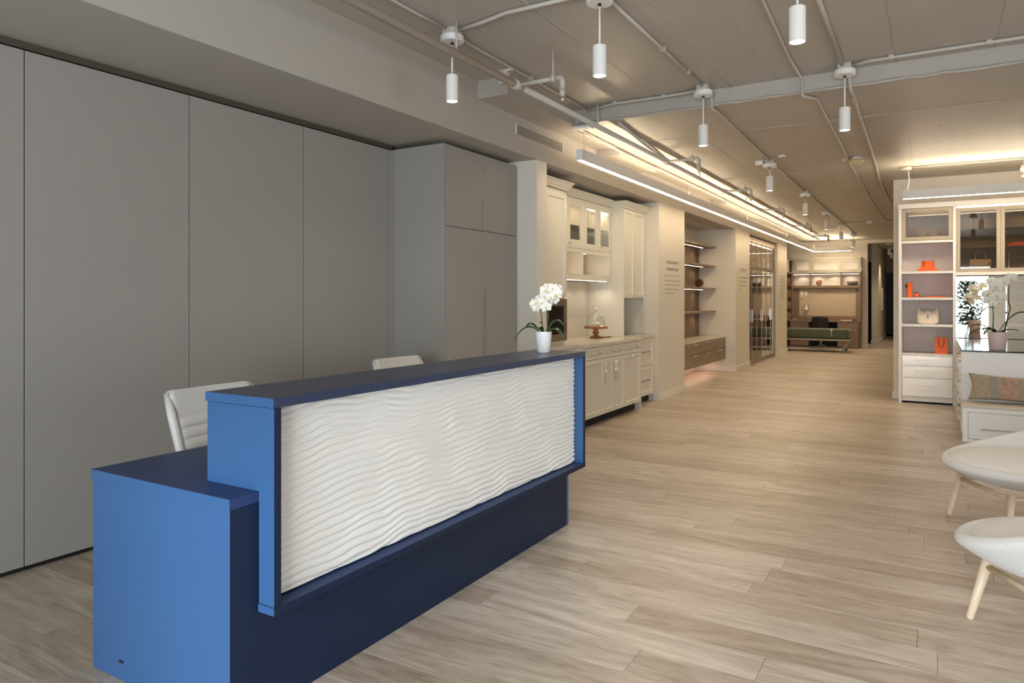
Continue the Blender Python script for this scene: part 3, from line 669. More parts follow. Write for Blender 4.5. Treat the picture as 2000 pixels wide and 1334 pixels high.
def crown(a0, a1, d, zb, parent, m=M_CAB, ret0=False, ret1=False, back=-3.94):
    prof = [(0, 0), (.012, 0), (.012, .012), (.030, .030), (.048, .062), (.060, .070), (.060, .085), (0, .085)]
    b = MB(); bm = b.bm
    A = [bm.verts.new((d+p, a0-(p if ret0 else 0), zb+q)) for p, q in prof]; B = [bm.verts.new((d+p, a1+(p if ret1 else 0), zb+q)) for p, q in prof]
    for k in range(len(prof)): bm.faces.new((A[k], A[(k+1) % len(prof)], B[(k+1) % len(prof)], B[k]))
    def ret(V, y, s):
        C = [bm.verts.new((back, y+s*p, zb+q)) for p, q in prof]
        for k in range(len(prof)): bm.faces.new((V[k], V[(k+1) % len(prof)], C[(k+1) % len(prof)], C[k]))
        bm.faces.new(C)
    if ret0: ret(A, a0, -1)
    else: bm.faces.new(A)
    if ret1: ret(B, a1, 1)
    else: bm.faces.new(B)
    return b.build('crown_moulding', m, parent)
crown(6.10, 6.915, XT, 2.57, tl, ret1=True)
tr = empty('wall_cabinet', 'tall cream two-door wall cabinet standing on the counter by the first pillar', 'cabinet', (-3.7, 8.95, .91))
box('side_panel', M_CAB, -3.945, XT-.001, 8.55, 8.57, .907, 2.60, parent=tr); box('side_panel', M_CAB, -3.945, XT-.001, 9.335, 9.355, .907, 2.60, parent=tr)
box('back_panel', M_CAB, -3.948, -3.93, 8.57, 9.335, .907, 1.40, parent=tr)
box('body', M_CAB, -3.948, XT-.022, 8.571, 9.334, 1.405, 2.60, parent=tr)
for a, b in ((8.555, 8.925), (8.929, 9.30)):
    d = MB().framed('X', a, b, 1.41, 2.565, XT+.001, .02, .05).build('door', M_CAB, tr); knob(d, 'X', b-.025 if b < 9 else a+.025, 1.47, XT)
box('face_strip', M_CAB, XT-.02, XT, 9.302, 9.335, .907, 2.60, parent=tr)
crown(8.55, 9.356, XT, 2.57, tr, ret0=True)
# centre glass cabinet
XC = -3.60
gc = empty('glass_cabinet', 'cream wall cabinet with three glazed doors and open lit cubbies below', 'cabinet', (-3.77, 7.7, 1.62))
box('back_panel', M_CABIN, -3.948, -3.935, 6.92, 8.548, 1.62, 2.60, parent=gc)
box('top_panel', M_CAB, -3.935, XC-.022, 6.92, 8.548, 2.55, 2.60, parent=gc)
box('floor_panel', M_CAB, -3.935, XC-.022, 6.92, 8.548, 1.965, 1.99, parent=gc)
box('bottom_shelf', M_CAB, -3.935, XC, 6.92, 8.548, 1.62, 1.69, parent=gc)
for y in (6.92, 7.665, 8.47): box('divider', M_CAB, -3.935, XC-.001, y, y+(.03 if y < 8 else .078), 1.69, 1.965, parent=gc)
box('face_rail', M_CAB, XC-.02, XC, 6.92, 8.548, 1.94, 1.985, parent=gc)
gy = [6.93, 7.72, 8.125, 8.545]
gy = [7.24, 7.72, 8.13, 8.548]
MB().box(XC-.02, XC, 6.92, 7.238, 1.99, 2.575).build('filler_panel', M_CAB, gc)
for i in range(3):
    a, b = gy[i]+.002, gy[i+1]-.002
    d = MB().framed('X', a, b, 1.99, 2.575, XC, .02, .072 if i != 0 else .10, None).build('door', M_CAB, gc)
    st = .072 if i != 0 else .10
    box('pane', M_PANE, XC-.012, XC-.008, a+st-.005, b-st+.005, 1.99+st-.005, 2.575-st+.005, parent=d)
    box('hinge', M_CHROME, XC-.05, XC-.014, b-st-.03, b-st-.002, 2.44, 2.465, parent=d)
    if i in (0, 2): knob(d, 'X', a+.05, 2.04, XC)
for z in (2.26,): box('glass_shelf', mat('glass_edge', (.25, .32, .28), .05), -3.93, XC-.04, 6.95, 8.52, z, z+.008, parent=gc)
box('led_strip', M_LED, XC-.06, XC-.05, 7.0, 8.5, 2.535, 2.549, parent=gc)
box('led_strip', M_LED, XC-.055, XC-.050, 6.95, 8.5, 1.616, 1.6195, parent=gc)
crown(6.92, 8.548, XC, 2.58, gc)
for y in (7.3, 8.08):
    MB().lathe([(0, 0), (.03, 0), (.03, .004), (0, .004)], (-3.77, y, 1.960), 20).build('puck_light', M_GLOW, gc)
    spot('puck', (-3.77, y, 1.950), 7, (1, .74, .48), 2.2, .7, .02, parent=gc)
for y in (7.0, 7.55, 8.05, 8.47): point('cabinet_glow', (-3.75, y, 2.50), .8, WARM, .02, parent=gc)
for y in (7.3, 7.9, 8.35): spot('undercabinet', (-3.70, y, 1.60), 2.2, (1, .86, .68), 2.6, .6, .03, parent=gc)
# splash
spb = empty('backsplash', 'beige stone backsplash behind the kitchen counter', 'backsplash', (-3.94, 7.7, .906))
box('stone_panel', M_QUARTZ, -3.949, -3.925, 6.921, 8.545, .906, 1.612, parent=spb)
# oven
ov = empty('wall_oven', 'built-in oven with black glass door and bronze steel frame behind the orchid', 'oven', (-3.7, 6.5, .906))
box('body', M_CAB, -3.945, XT-.03, 6.10, 6.915, .906, 1.405, parent=ov)
MB().framed('X', 6.11, 6.91, .945, 1.395, XT+.002, .028, .075, None).build('frame', M_BRONZE, ov)
box('glass_door', mat('oven_glass', (.004, .004, .004), .12, spec=.12), XT-.028, XT-.004, 6.18, 6.835, 1.02, 1.322, parent=ov)
pull(ov, 'X', 6.86, 6.86, 1.05, 1.30, XT, .004, M_BRONZE, .012)
# cake stand with dome
cs = empty('cake_stand', 'turned wooden pedestal cake stand on the kitchen counter', 'cake stand', (-3.62, 8.10, .906))
MB().lathe([(0, 0), (.075, 0), (.078, .012), (.060, .022), (.030, .035), (.026, .045), (.040, .060), (.042, .080), (.026, .098), (.035, .112), (.145, .120), (.150, .128), (.150, .142), (.145, .147), (0, .147)], (-3.62, 8.10, .906), 40).build('pedestal', M_ACACIA, cs)
gd = empty('glass_dome', 'clear glass cloche with a brass-tone ball knob on the cake stand', 'glass dome', (-3.62, 8.10, 1.054))
prof = [(.118, 0), (.120, .06), (.112, .11), (.085, .150), (.045, .172), (.004, .178)]
MB().lathe([(r, z) for r, z in prof] + [(max(r-.003, .0005), z-.003) for r, z in reversed(prof)], (-3.62, 8.10, 1.0545), 40, closed=True).build('dome', M_PANE, gd)
MB().ball((-3.62, 8.10, 1.246), .013).ball((-3.62, 8.10, 1.270), .016).build('knob', M_CHROME, gd)
ant = empty('coral_ornament', 'white curling coral ornament under the glass cloche', 'ornament', (-3.62, 8.10, 1.0545))
cm = MB()
for k in range(9):
    a = k*2.4; r = .02+.035*random.random(); cm.ball((-3.62+r*math.cos(a), 8.10+r*math.sin(a), 1.0755+.018*random.random()), .016+.006*random.random(), 2, (1.2, 1, .8))
cm.build('cluster', M_HOLD, ant)
for s in (0, 1):
    MB().tube([(-3.62, 8.08+s*.02, 1.08), (-3.62, 8.05+s*.03, 1.13+s*.0), (-3.62, 8.07+s*.03, 1.175-s*.02), (-3.62, 8.12+s*.02, 1.19-s*.02), (-3.62, 8.17, 1.178-s*.015)], [.009, .009, .008, .006, .002], 8).build('horn', M_HOLD, ant)
sv = MB().tube([(-3.56, 8.16, .914), (-3.545, 8.22, .914), (-3.54, 8.30, .915), (-3.535, 8.33, .915), (-3.53, 8.37, .915)], [.008, .006, .010, .008, .009], 10).build('wooden_server', M_ACACIA, None, (-3.545, 8.25, .906))
tag(sv, 'small wooden server handle lying beside the cake stand', 'utensil')

# ------------------------------------------------------------------ LETTERING on pillars
def text(parent, s, y, z, size, m, squeeze=.8):
    c = bpy.data.curves.new('lettering', 'FONT'); c.body = s; c.size = size; c.extrude = .0008; c.align_x = 'CENTER'; c.space_character = 1.02
    o = bpy.data.objects.new('lettering', c); o.location = (WX+.001, y, z); o.rotation_euler = (PI/2, 0, PI/2); o.scale = (squeeze, 1, 1); c.materials.append(m)
    COL.objects.link(o); o.parent = parent; return o
text(wall_left, 'THE ART & BEAUTY OF', 9.945, 1.898, .054, M_INK, .98)
text(wall_left, 'CALIFORNIA CLOSETS', 9.945, 1.800, .054, M_INK, 1.0)
text(wall_left, 'OUR PRODUCT', 14.37, 1.93, .085, M_INK2, .9)
def greek(y0, y1, z, seed, h=.030, m=M_INK2):
    """one line of small body lettering, too small to read"""
    r = random.Random(seed); b = MB(); y = y0
    while y < y1-.02:
        l = min(r.uniform(.03, .10), y1-y); q = y
        while q < y+l:
            hh = h*r.choice((.55, .6, .9)); b.box(WX, WX+.0008, q, q+.010, z, z+hh); q += .0165
        y += l+.022
    return b.build('lettering', m, wall_left)
for k, (e, z) in enumerate(((10.26, 1.715), (10.31, 1.645), (10.24, 1.585), (10.28, 1.52), (10.04, 1.465))): greek(9.61, e, z, k)
for k, (e, z) in enumerate(((14.68, 1.80), (14.66, 1.72), (14.70, 1.64), (14.25, 1.56))): greek(14.03, e, z, k+9, .035)
for k, e in enumerate((18.95, 18.8, 18.85, 18.95, 18.9, 18.85, 18.8, 18.7)): greek(18.30, e, 1.93-k*.075, k+20, .038)

# ------------------------------------------------------------------ SHELF NICHE with floating drawers
sh = empty('shelf_unit', 'lit taupe wood shelf unit in the second niche', 'shelving', (-3.98, 12.1, .9))
box('back_panel', M_TAUPEV, -3.984, -3.965, 10.54, 13.66, .68, 2.45, parent=sh)
box('back_post', M_TAUPEV, -3.984, -3.93, 13.661, 13.71, .68, 2.45, parent=sh)
for z in (2.365, 2.0, 1.567, 1.134):
    m = MB(); b = m.bm
    pl = [(-3.964, 10.54), (-3.64, 10.54), (-3.62, 13.0), (-3.615, 13.725), (-3.984, 13.725)]
    A = [b.verts.new((x, y, z)) for x, y in pl]; B = [b.verts.new((x, y, z+.032)) for x, y in pl]
    b.faces.new(A[::-1]); b.faces.new(B)
    for k in range(5): b.faces.new((A[k], A[(k+1) % 5], B[(k+1) % 5], B[k]))
    s_ = m.build('shelf', M_TAUPE, sh)
    if z > 1.2: box('led_strip', M_LED, -3.80, -3.785, 10.7, 13.45, z-.004, z-.0005, parent=s_)
    for y in (11.4, 12.5, 13.35): spot('shelf_glow', (-3.80, y, z-.01), 2.0, (1, .72, .48), 2.7, .5, .03, parent=sh)
fd = empty('floating_drawers', 'wall-hung taupe wood drawer unit below the lit shelves', 'drawer unit', (-3.7, 12.1, .25))
XD = -3.43
box('body', M_TAUPE, -3.984, XD-.022, 10.53, 13.73, .245, .655, parent=fd)
box('top', M_QUARTZ, -3.984, XD+.003, 10.53, 13.73, .656, .680, parent=fd)
cuts = [10.53, 11.33, 12.13, 12.93, 13.73]
for i in range(4):
    for z0, z1 in ((.245, .458), (.463, .652)):
        d = box('drawer', M_TAUPE, XD-.02, XD, cuts[i]+.003, cuts[i+1]-.003, z0, z1, parent=fd, bev=.001)
        pull(d, 'X', (cuts[i]+cuts[i+1])/2-.13, (cuts[i]+cuts[i+1])/2+.13, z1-.025, z1-.025, XD, .008, M_CHROME, .018)
area('underglow', (-3.72, 12.2, .235), (0, 0, 0), .25, 2.9, 5, (1, .62, .42)).parent = None
pc = empty('spiky_ornament', 'spiky brown cone-like ball ornament on the second lowest shelf', 'ornament', (-3.76, 13.1, 1.60))
MB().ball((-3.76, 13.1, 1.69), .035).build('core', M_ACACIA, pc)
mm = MB()
for k in range(80):
    z = 1-2*(k+.5)/80; a = k*2.39996; r = math.sqrt(1-z*z); dv = Vector((r*math.cos(a), r*math.sin(a), z))
    c = Vector((-3.76, 13.1, 1.69)); mm.tube([c+dv*.03, c+dv*.07, c+dv*.092], [.006, .007, .001], 5)
mm.build('spikes', mat('cone_brown', (.14, .06, .03), .6), pc)

# ------------------------------------------------------------------ MIRRORED WARDROBE in third niche
mw = empty('mirrored_wardrobe', 'tall wardrobe with dark bronze and mirror doors in thin chrome frames', 'wardrobe', (-3.5, 16.4, 0))
XM = -3.30; M_SATIN = mat('satin_frame', (0.34, 0.30, 0.25), 0.5, metal=0.6)
box('body', M_TANW, -4.09, XM-.03, 14.915, 17.90, 0.09, 2.64, parent=mw)
box('plinth', M_BRONZE, -4.0, XM-.01, 14.92, 17.90, 0, .085, parent=mw)
box('top_rail', M_BRONZE, XM-.03, XM+.005, 14.915, 17.90, 2.60, 2.70, parent=mw)
box('transom_rail', M_SATIN, XM-.028, XM+.008, 14.915, 17.90, 2.03, 2.075, parent=mw)
vs = [14.92, 15.42, 15.92, 16.42, 16.92, 17.42, 17.84]
for i in range(6):
    a, b = vs[i]+.003, vs[i+1]-.003
    d = MB().framed('X', a, b, .09, 2.028, XM, .025, .012, None).build('door', M_SATIN, mw)
    box('mirror_pane', M_DMIRROR if i < 3 else M_MIRROR, XM-.012, XM-.008, a+.010, b-.010, .10, 2.018, parent=d)
    yh = b-.012 if i % 2 == 0 else a+.012
    box('handle', M_STEEL, XM, XM+.015, yh-.008, yh+.008, .90, 1.16, parent=d, bev=.003)
    u = MB().framed('X', a, b, 2.08, 2.595, XM, .02, .016, None).build('transom_frame', M_SATIN, mw)
    box('pane', M_SMOKE, XM-.012, XM-.008, a+.014, b-.014, 2.095, 2.58, parent=u)
box('led_strip', M_LED, XM-.027, XM-.021, 14.95, 17.6, 2.575, 2.582, parent=mw)
box('jamb', M_SATIN, XM-.02, XM+.012, 17.845, 17.90, 0, 2.65, parent=mw)
for k, y in enumerate((15.7, 16.5, 17.2)):
    pass

# ------------------------------------------------------------------ FAR WALL UNIT (faces -Y)
fu = empty('wall_unit', 'large walnut and cream office wall unit with lit cabinets across the far wall', 'wall unit', (-2.8, 22.2, 0))
YF = 22.06; M_UCAB = mat('upper_cabinet_tan', (0.36, 0.325, 0.26), .5)
def fb(name, m, x0, x1, y0, y1, z0, z1, p=fu, bev=0): return box(name, m, x0, x1, y0, y1, z0, z1, parent=p, bev=bev)
fb('side_panel', M_WALNUTV, -1.80, -1.765, YF-.0, 22.41, 0, 2.14)
fb('side_panel', M_WALNUTV, -3.60, -3.565, YF, 22.41, 0, 2.14)
fb('back_panel', M_WALNUT, -3.565, -1.80, 22.36, 22.41, 0, 2.14)
fb('frame_panel', M_WALNUTV, -3.565, -3.40, YF+.10, 22.36, .78, 1.74)
fb('frame_panel', M_WALNUTV, -1.90, -1.80, YF+.10, 22.36, .78, 1.74)
fb('pinboard', M_BOARD, -3.40, -1.90, YF+.12, YF+.14, .90, 1.69)
fb('rail', M_WALNUT, -3.40, -1.90, YF+.10, 22.36, .78, .90)
fb('shelf', M_WALNUT, -3.565, -1.80, YF+.02, 22.36, 1.70, 1.775)
fb('cubby_back', M_CABIN, -3.565, -1.80, 22.34, 22.36, 1.775, 2.12)
for x in (-3.09, -2.27): fb('divider', M_WALNUTV, x-.02, x+.02, YF+.02, 22.34, 1.775, 2.12)
fb('led_strip', M_LED, -3.55, -1.82, YF+.05, YF+.065, 2.096, 2.104)
fb('worktop', M_WALNUT, -3.60, -1.765, YF-.35, YF+.10, .735, .775)
fb('drawer_stack', M_WALNUT, -3.58, -3.08, YF-.33, 22.36, .0, .733)
fb('drawer_stack', M_WALNUT, -2.33, -1.80, YF-.33, 22.36, .0, .733)
for x0, x1 in ((-3.57, -3.09), (-2.32, -1.81)):
    for z0, z1 in ((.05, .36), (.365, .54), (.545, .725)):
        fb('drawer', M_WALNUT, x0, x1, YF-.35, YF-.332, z0, z1, bev=.002)
fb('kneehole_back', M_DARK, -3.08, -2.33, YF+.05, YF+.06, 0, .733)
fb('upper_body', M_CAB, -3.66, -1.765, YF+.30, 22.41, 2.14, 2.56)
fb('cornice', M_UCAB, -3.67, -1.755, YF-.01, 22.41, 2.52, 2.575)
fb('lower_rail', M_UCAB, -3.66, -1.755, YF-.01, 22.41, 2.14, 2.17)
for x0, x1, i in ((-3.52, -3.06, 0), (-3.055, -2.28, 1), (-2.275, -1.78, 2)):
    d = MB().framed('Y', x0, x1, 2.172, 2.515, YF, .02, .055, None).build('door', M_UCAB, fu)
    box('pane', mat('frosted_pane', (.95, .93, .88), .5, trans=.8), x0+.05, x1-.05, YF+.008, YF+.012, 2.225, 2.465, parent=d)
    box('handle', M_BRONZE, (x0+x1)/2-.10, (x0+x1)/2+.10, YF-.01, YF, 2.172, 2.180, parent=d)
    for xx in ([(x0+x1)/2] if i != 1 else [x0+.2, x1-.2]): spot('puck', (xx, YF+.14, 2.51), 4.5, (1, .88, .66), 2.2, .5, .02, parent=fu)
for x in (-3.3, -2.9, -2.45, -2.05): spot('cubby_glow', (x, YF+.12, 2.09), 3.0, (1, .86, .70), 2.6, .5, .02, parent=fu)
cb = empty('corner_bookcase', 'lit walnut corner bookcase at the left end of the far wall unit', 'bookcase', (-3.9, 22.1, 0))
fb('back_panel', M_WALNUTV, -4.3, -3.63, 22.34, 22.41, 0, 2.6, cb)
fb('side_panel', M_WALNUTV, -4.32, -4.29, 21.9, 22.41, 0, 2.6, cb)
for z in (.3, .75, 1.10, 1.42, 1.76, 2.12): fb('shelf', M_WALNUT, -4.29, -3.63, YF-.1, 22.34, z, z+.03, cb)
for z in (1.08, 1.40, 1.74, 2.10): spot('shelf_glow', (-3.85, 22.18, z), 2.2, WARM, 2.6, .5, .02, parent=cb)
fb('door', M_CAB, -4.28, -3.67, YF+.0, YF+.02, 2.17, 2.56, cb)
# things on the wall unit
tag(MB().lathe([(0, 0), (.08, .0), (.13, .03), (.15, .09), (.14, .11), (.12, .11), (.11, .05), (0, .03)], (-1.99, 22.2, 1.776), 28).build('grey_bowl', mat('grey_stone', (.16, .15, .13), .6), None, (-1.99, 22.2, 1.776)), 'dark grey bowl in the right lit cubby of the far wall unit', 'bowl')
kn = MB()
for k in range(3):
    pts = [Vector((.07*math.cos(t*2*PI/24), .07*math.sin(t*2*PI/24), 0)) for t in range(25)]
    R = Matrix.Rotation(k*PI/3, 4, 'Z') @ Matrix.Rotation(PI/2.3, 4, 'X')
    kn.tube([R @ p + Vector((-2.86, 22.2, 1.862)) for p in pts], .016, 8)
tag(kn.build('knot_ornament', M_ACACIA, None, (-2.86, 22.2, 1.776)), 'copper-brown knot ornament in the middle lit cubby', 'ornament')
for x, lb in ((-3.33, 'left white card pinned high on the tan board'), (-3.22, 'right white card pinned high on the tan board')):
    tag(MB().box(x-.04, x+.04, YF+.112, YF+.119, 1.49, 1.60, bev=.002).build('pinned_card', M_WHITEP, None, 'base'), lb, 'card', 'cards on the pinboard')
tg = empty('magnet_rail', 'small row of pale pins below the cards on the tan board', 'pins', (-3.28, YF+.115, 1.42))
for x in (-3.37, -3.32, -3.27, -3.22):
    for z in (1.40, 1.435): box('pin', M_WHITEP, x-.013, x+.013, YF+.105, YF+.119, z, z+.012, parent=tg)
hk = empty('hanging_holder', 'white bottle-shaped holder hanging low on the tan board', 'holder', (-3.20, YF+.10, 1.08))
MB().lathe([(0, 0), (.055, 0), (.055, .05), (.02, .10), (.02, .15), (0, .15)], (-3.20, YF+.06, 1.06), 20).build('bottle', M_POT, hk)
MB().tube([(-3.24, YF+.11, 1.20), (-3.25, YF+.10, 1.12), (-3.24, YF+.10, 1.06)], .006, 6).build('hook', M_BLKFAB, hk); MB().tube([(-3.15, YF+.11, 1.20), (-3.14, YF+.10, 1.12), (-3.15, YF+.10, 1.06)], .006, 6).build('hook', M_BLKFAB, hk)
ca = empty('glass_carafe', 'clear glass carafe on the left end of the far desk', 'carafe', (-3.50, 21.85, .776))
MB().lathe([(0, 0), (.06, 0), (.07, .03), (.05, .08), (.02, .12), (.03, .17), (.027, .17), (.016, .12), (.046, .08), (.065, .03), (0, .006)], (-3.50, 21.85, .7765), 28).build('vessel', M_GLASS, ca)
MB().ball((-3.50, 21.85, .965), .018).build('stopper', M_CHROME, ca)
tray = tag(MB().box(-3.58, -3.36, 21.78, 21.95, .7755, .7764).build('paper_mat', M_WHITEP, None, 'base'), 'thin white mat under the glass carafe', 'mat')
tag(MB().box(-2.25, -1.98, 21.76, 21.95, .776, .792, bev=.003).build('white_notebook', M_WHITEP, None, 'base'), 'white notebook on the right end of the far desk', 'notebook')
tag(MB().tube([(-1.96, 21.85, .785), (-1.92, 21.85, .80), (-1.88, 21.84, .80), (-1.84, 21.86, .785)], [.008, .014, .014, .006], 8).build('desk_object', M_BLKFAB, None, 'base'), 'small dark object beside the white notebook on the far desk', 'object')
# desk chair
dc = lempty('desk_chair', 'black moulded shell chair tucked at the far desk', 'chair', (-2.72, 21.45, 0))
m = MB(); g = []
for j in range(9):
    t = j/8
    y = -.25+.0*t if j > 0 else -.20
    row = []
    for i in range(11):
        s = -1+2*i/10; z = .47+.43*t; row.append(m.bm.verts.new((s*(.24-.03*t), -.24+.10*s*s-.05*t, z-.02*s*s*t)))
    g.append(row)
for a, b in zip(g, g[1:]):
    for i in range(10): m.bm.faces.new((a[i], a[i+1], b[i+1], b[i]))
m.build('backrest', M_BLKFAB, dc, smooth=True, mods=[('SOLIDIFY', dict(thickness=.015))])
MB().box(-.23, .23, -.24, .2, .44, .475, bev=.015).build('seat', M_BLKFAB, dc)
MB().tube([(0, 0, .44), (0, 0, .08)], .025, 10).build('post', M_STEEL, dc)
for k in range(4):
    a = k*PI/2+.6; MB().tube([(0, 0, .1), (.26*math.cos(a), .26*math.sin(a), .03)], [.02, .012], 8).build('leg', M_STEEL, dc)
# green bench
be = empty('bench', 'long sage green upholstered bench on a grey curved frame', 'bench', (-2.9, 20.4, 0))
MB().box(-4.4, -1.87, 20.05, 20.72, .36, .60, bev=.05).build('cushion', M_GREEN, be)
MB().box(-4.4, -1.85, 20.02, 20.75, .29, .345, bev=.02).build('frame', M_GREYM, be)
MB().box(-4.4, -2.1, 20.10, 20.66, .09, .12, bev=.008).build('lower_shelf', M_GREYM, be)
for y in (20.06, 20.66):
    MB().tube([(-1.86, y, .31), (-1.875, y, .27), (-1.95, y, .19), (-1.99, y, .10), (-1.99, y, .0)], [.028, .03, .035, .03, .028], 10).build('leg', M_GREYM, be)
    MB().tube([(-4.3, y, .31), (-4.3, y, .0)], .028, 10).build('leg', M_GREYM, be)
st = empty('cushion_strap', 'thin pale strap with tag hanging over the green bench cushion', 'strap', (-2.29, 20.0, .4))
MB().tube([(-2.29, 20.30, .606), (-2.29, 20.10, .606), (-2.29, 20.040, .59), (-2.295, 20.036, .50), (-2.29, 20.036, .40)], .007, 8).build('band', M_WHITEP, st)
MB().box(-2.31, -2.27, 20.030, 20.04, .56, .60, bev=.003).build('tag', M_WHITEP, st)
hall_cab = empty('hall_intercom', 'tall pale wall-mounted panel in the dark hall', 'wall panel', (-1.47, 26.5, 1.0))
MB().box(-1.489, -1.45, 26.3, 26.7, 1.0, 1.75, bev=.01).build('casing', M_TRIM, hall_cab)

# ------------------------------------------------------------------ CLOSET UNIT (faces -Y)
YC = 10.86; YB = 11.25
cl = empty('closet_tower', 'narrow ivory closet tower with open shelves and three drawers', 'closet', (-.09, 11.05, 0))
def cbx(name, m, *a, p=cl, bev=0): return box(name, m, *a, parent=p, bev=bev)
cbx('side_panel', M_SHELFW, -.410, -.372, YC, YB, 0, 2.60, bev=.001); cbx('side_panel', M_SHELFW, .214, .248, YC, YB, 0, 2.60, bev=.001)
cbx('top_fascia', M_SHELFW, -.415, .248, YC-.012, YB, 2.602, 2.668, bev=.002)
cbx('back_panel', M_MAUVE, -.372, .214, YB-.02, YB-.005, .67, 2.60)
for z in (2.170, 1.762, 1.412, 1.055): cbx('shelf', M_SHELFW, -.371, .213, YC+.004, YB-.02, z-.030, z, bev=.001)
cbx('counter_shelf', M_SHELFW, -.371, .213, YC+.002, YB-.02, .640, .663)
for z0, z1, zh in ((.505, .636, .585), (.345, .500, .435), (.098, .340, .245)):
    d = cbx('drawer', M_GLOSSW, -.368, .212, YC-.004, YC+.016, z0, z1, bev=.0015)
    MB().box(-.22, .045, YC-.036, YC-.022, zh-.011, zh+.011, bev=.006).box(-.20, -.185, YC-.024, YC-.003, zh-.006, zh+.006).box(.01, .025, YC-.024, YC-.003, zh-.006, zh+.006).build('handle', M_GLOSSW, d)
cbx('drawer_box', M_SHELFW, -.370, .212, YC+.017, YB-.02, .10, .638)
cbx('toe_kick', M_SHELFW, -.370, .212, YC+.012, YC+.030, 0.028, .095)
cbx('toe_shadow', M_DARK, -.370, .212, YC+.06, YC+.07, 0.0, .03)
d = MB().framed('Y', -.369, .211, 2.176, 2.598, YC+.002, .018, .045, None).build('door', mat('door_frame_taupe', (.40, .33, .25), .4), cl)
box('pane', M_SMOKE, -.33, .172, YC+.008, YC+.012, 2.215, 2.56, parent=d)
cw = empty('closet_wall_unit', 'wide ivory closet unit with smoked glass doors above a mirror', 'closet', (1.4, 11.05, 1.7))
def cwx(name, m, *a, bev=0): return box(name, m, *a, parent=cw, bev=bev)
XE = 2.9
cwx('top_fascia', M_SHELFW, .2485, XE, YC-.012, YB, 2.602, 2.668)
cwx('end_panel', M_SHELFW, XE-.03, XE, YC, YB, 0, 2.60)
cwx('back_panel', mat('walnut_grey_back', (.30, .25, .20), .5, vary=.1), .25, XE-.03, YB-.02, YB-.005, 1.73, 2.60)
cwx('bottom_rail', M_SHELFW, .2485, XE-.03, YC-.002, YB-.02, 1.702, 1.742, bev=.001)
cwx('top_track', M_STEEL, .25, XE-.03, YC, YC+.06, 2.575, 2.60)
for x in (.72, 1.40, 2.10): cwx('divider', M_SHELFW, x-.012, x+.012, YC+.03, YB-.02, 1.742, 2.575)
for x0, x1 in ((.252, .725), (.728, 1.40), (1.403, 2.10), (2.103, XE-.032)):
    d = MB().framed('Y', x0, x1, 1.745, 2.572, YC+.004, .02, .042, None).build('door', MATS['door_frame_taupe'], cw)
    box('pane', M_SMOKE, x0+.04, x1-.04, YC+.010, YC+.014, 1.785, 2.532, parent=d)
for z in (2.06, 2.30): cwx('glass_shelf', MATS['glass_edge'], .255, XE-.035, YC+.05, YB-.025, z, z+.008)
cwx('mirror', M_MIRROR, .252, XE-.035, YB-.03, YB-.021, .875, 1.695)
cwx('led_strip', M_LED, .3, 2.8, YC+.06, YC+.066, 2.56, 2.566)
for x in (.45, 1.05, 1.75, 2.4): spot('shelf_glow', (x, YC+.15, 2.55), 1.6, WARM, 2.6, .5, .02, parent=cw)
# island / dresser with black glass top and bench
isl = empty('dresser_island', 'white dresser island with black glass top in front of the mirror', 'dresser', (1.3, 9.9, 0))
box('body', M_WHITEP, .255, 2.6, 8.67, 10.80, .0, .85, parent=isl)
box('end_panel', M_WHITEP, .245, 2.61, 8.65, 8.669, .0, .852, parent=isl, bev=.001)
box('glass_top', M_BLACK, .2495, 2.62, 8.64, YB-.032, .8535, .868, parent=isl)
for k in range(3):
    for j, (z0, z1) in enumerate(((.02, .20), (.21, .40), (.41, .60), (.61, .845))):
        y0 = 8.70+k*.70
        d = box('drawer', M_GLOSSW, .240, .254, y0, y0+.68, z0, z1, parent=isl, bev=.001)
        box('handle', M_CREAMLEATHER, .215, .2395, y0+.22, y0+.46, (z0+z1)/2-.01, (z0+z1)/2+.01, parent=d, bev=.004)
bn = empty('window_seat', 'low white bench with one wide drawer attached before the dresser', 'bench', (1.3, 8.4, 0))
box('top', mat('seat_linen', (.66, .61, .54), .7), .235, 2.6, 8.20, 8.638, .335, .356, parent=bn, bev=.002)
box('body', M_WHITEP, .25, 2.58, 8.24, 8.638, 0, .334, parent=bn)
MB().box(.240, .285, 8.205, 8.239, 0, .333).box(.285, 2.6, 8.205, 8.239, .292, .333).box(.285, 2.6, 8.205, 8.239, 0, .03).build('face_frame', M_WHITEP, bn)
for a, b in ((.289, 1.0), (1.01, 1.8), (1.81, 2.58)):
    d = box('drawer', M_WHITEP, a, b, 8.212, 8.238, .034, .288, parent=bn, bev=.001)
    pull(d, 'Y', a+.10, a+.44, .132, .132, 8.212, .005, M_STEEL, .022)
pil = MB(); bm = pil.bm
g = []
NX, NZ = 40, 20
for sd_ in (1, -1):
    rows = []
    for j in range(NZ+1):
        r = []
        for i in range(NX+1):
            u = -1+2*i/NX; v = -1+2*j/NZ
            pin = 1-.10*(1-abs(v)**2)*abs(u)**3*1.0; pv = 1-.16*(1-abs(u)**2)*abs(v)**3
            th = .062*((1-u**4)*(1-v**4))**.5
            r.append(bm.verts.new((u*.36*pin, sd_*th, v*.135*pv)))
        rows.append(r)
    for j in range(NZ):
        for i in range(NX): bm.faces.new((rows[j][i], rows[j][i+1], rows[j+1][i+1], rows[j+1][i]))
bmesh.ops.remove_doubles(bm, verts=bm.verts, dist=.0008)
po = pil.build('lumbar_pillow', M_KILIM, None, None, smooth=True); po.location = (.655, 8.515, .500); po.rotation_euler = (math.radians(-14), math.radians(2), 0)
tag(po, 'faded kilim lumbar pillow leaning on the white bench', 'pillow')

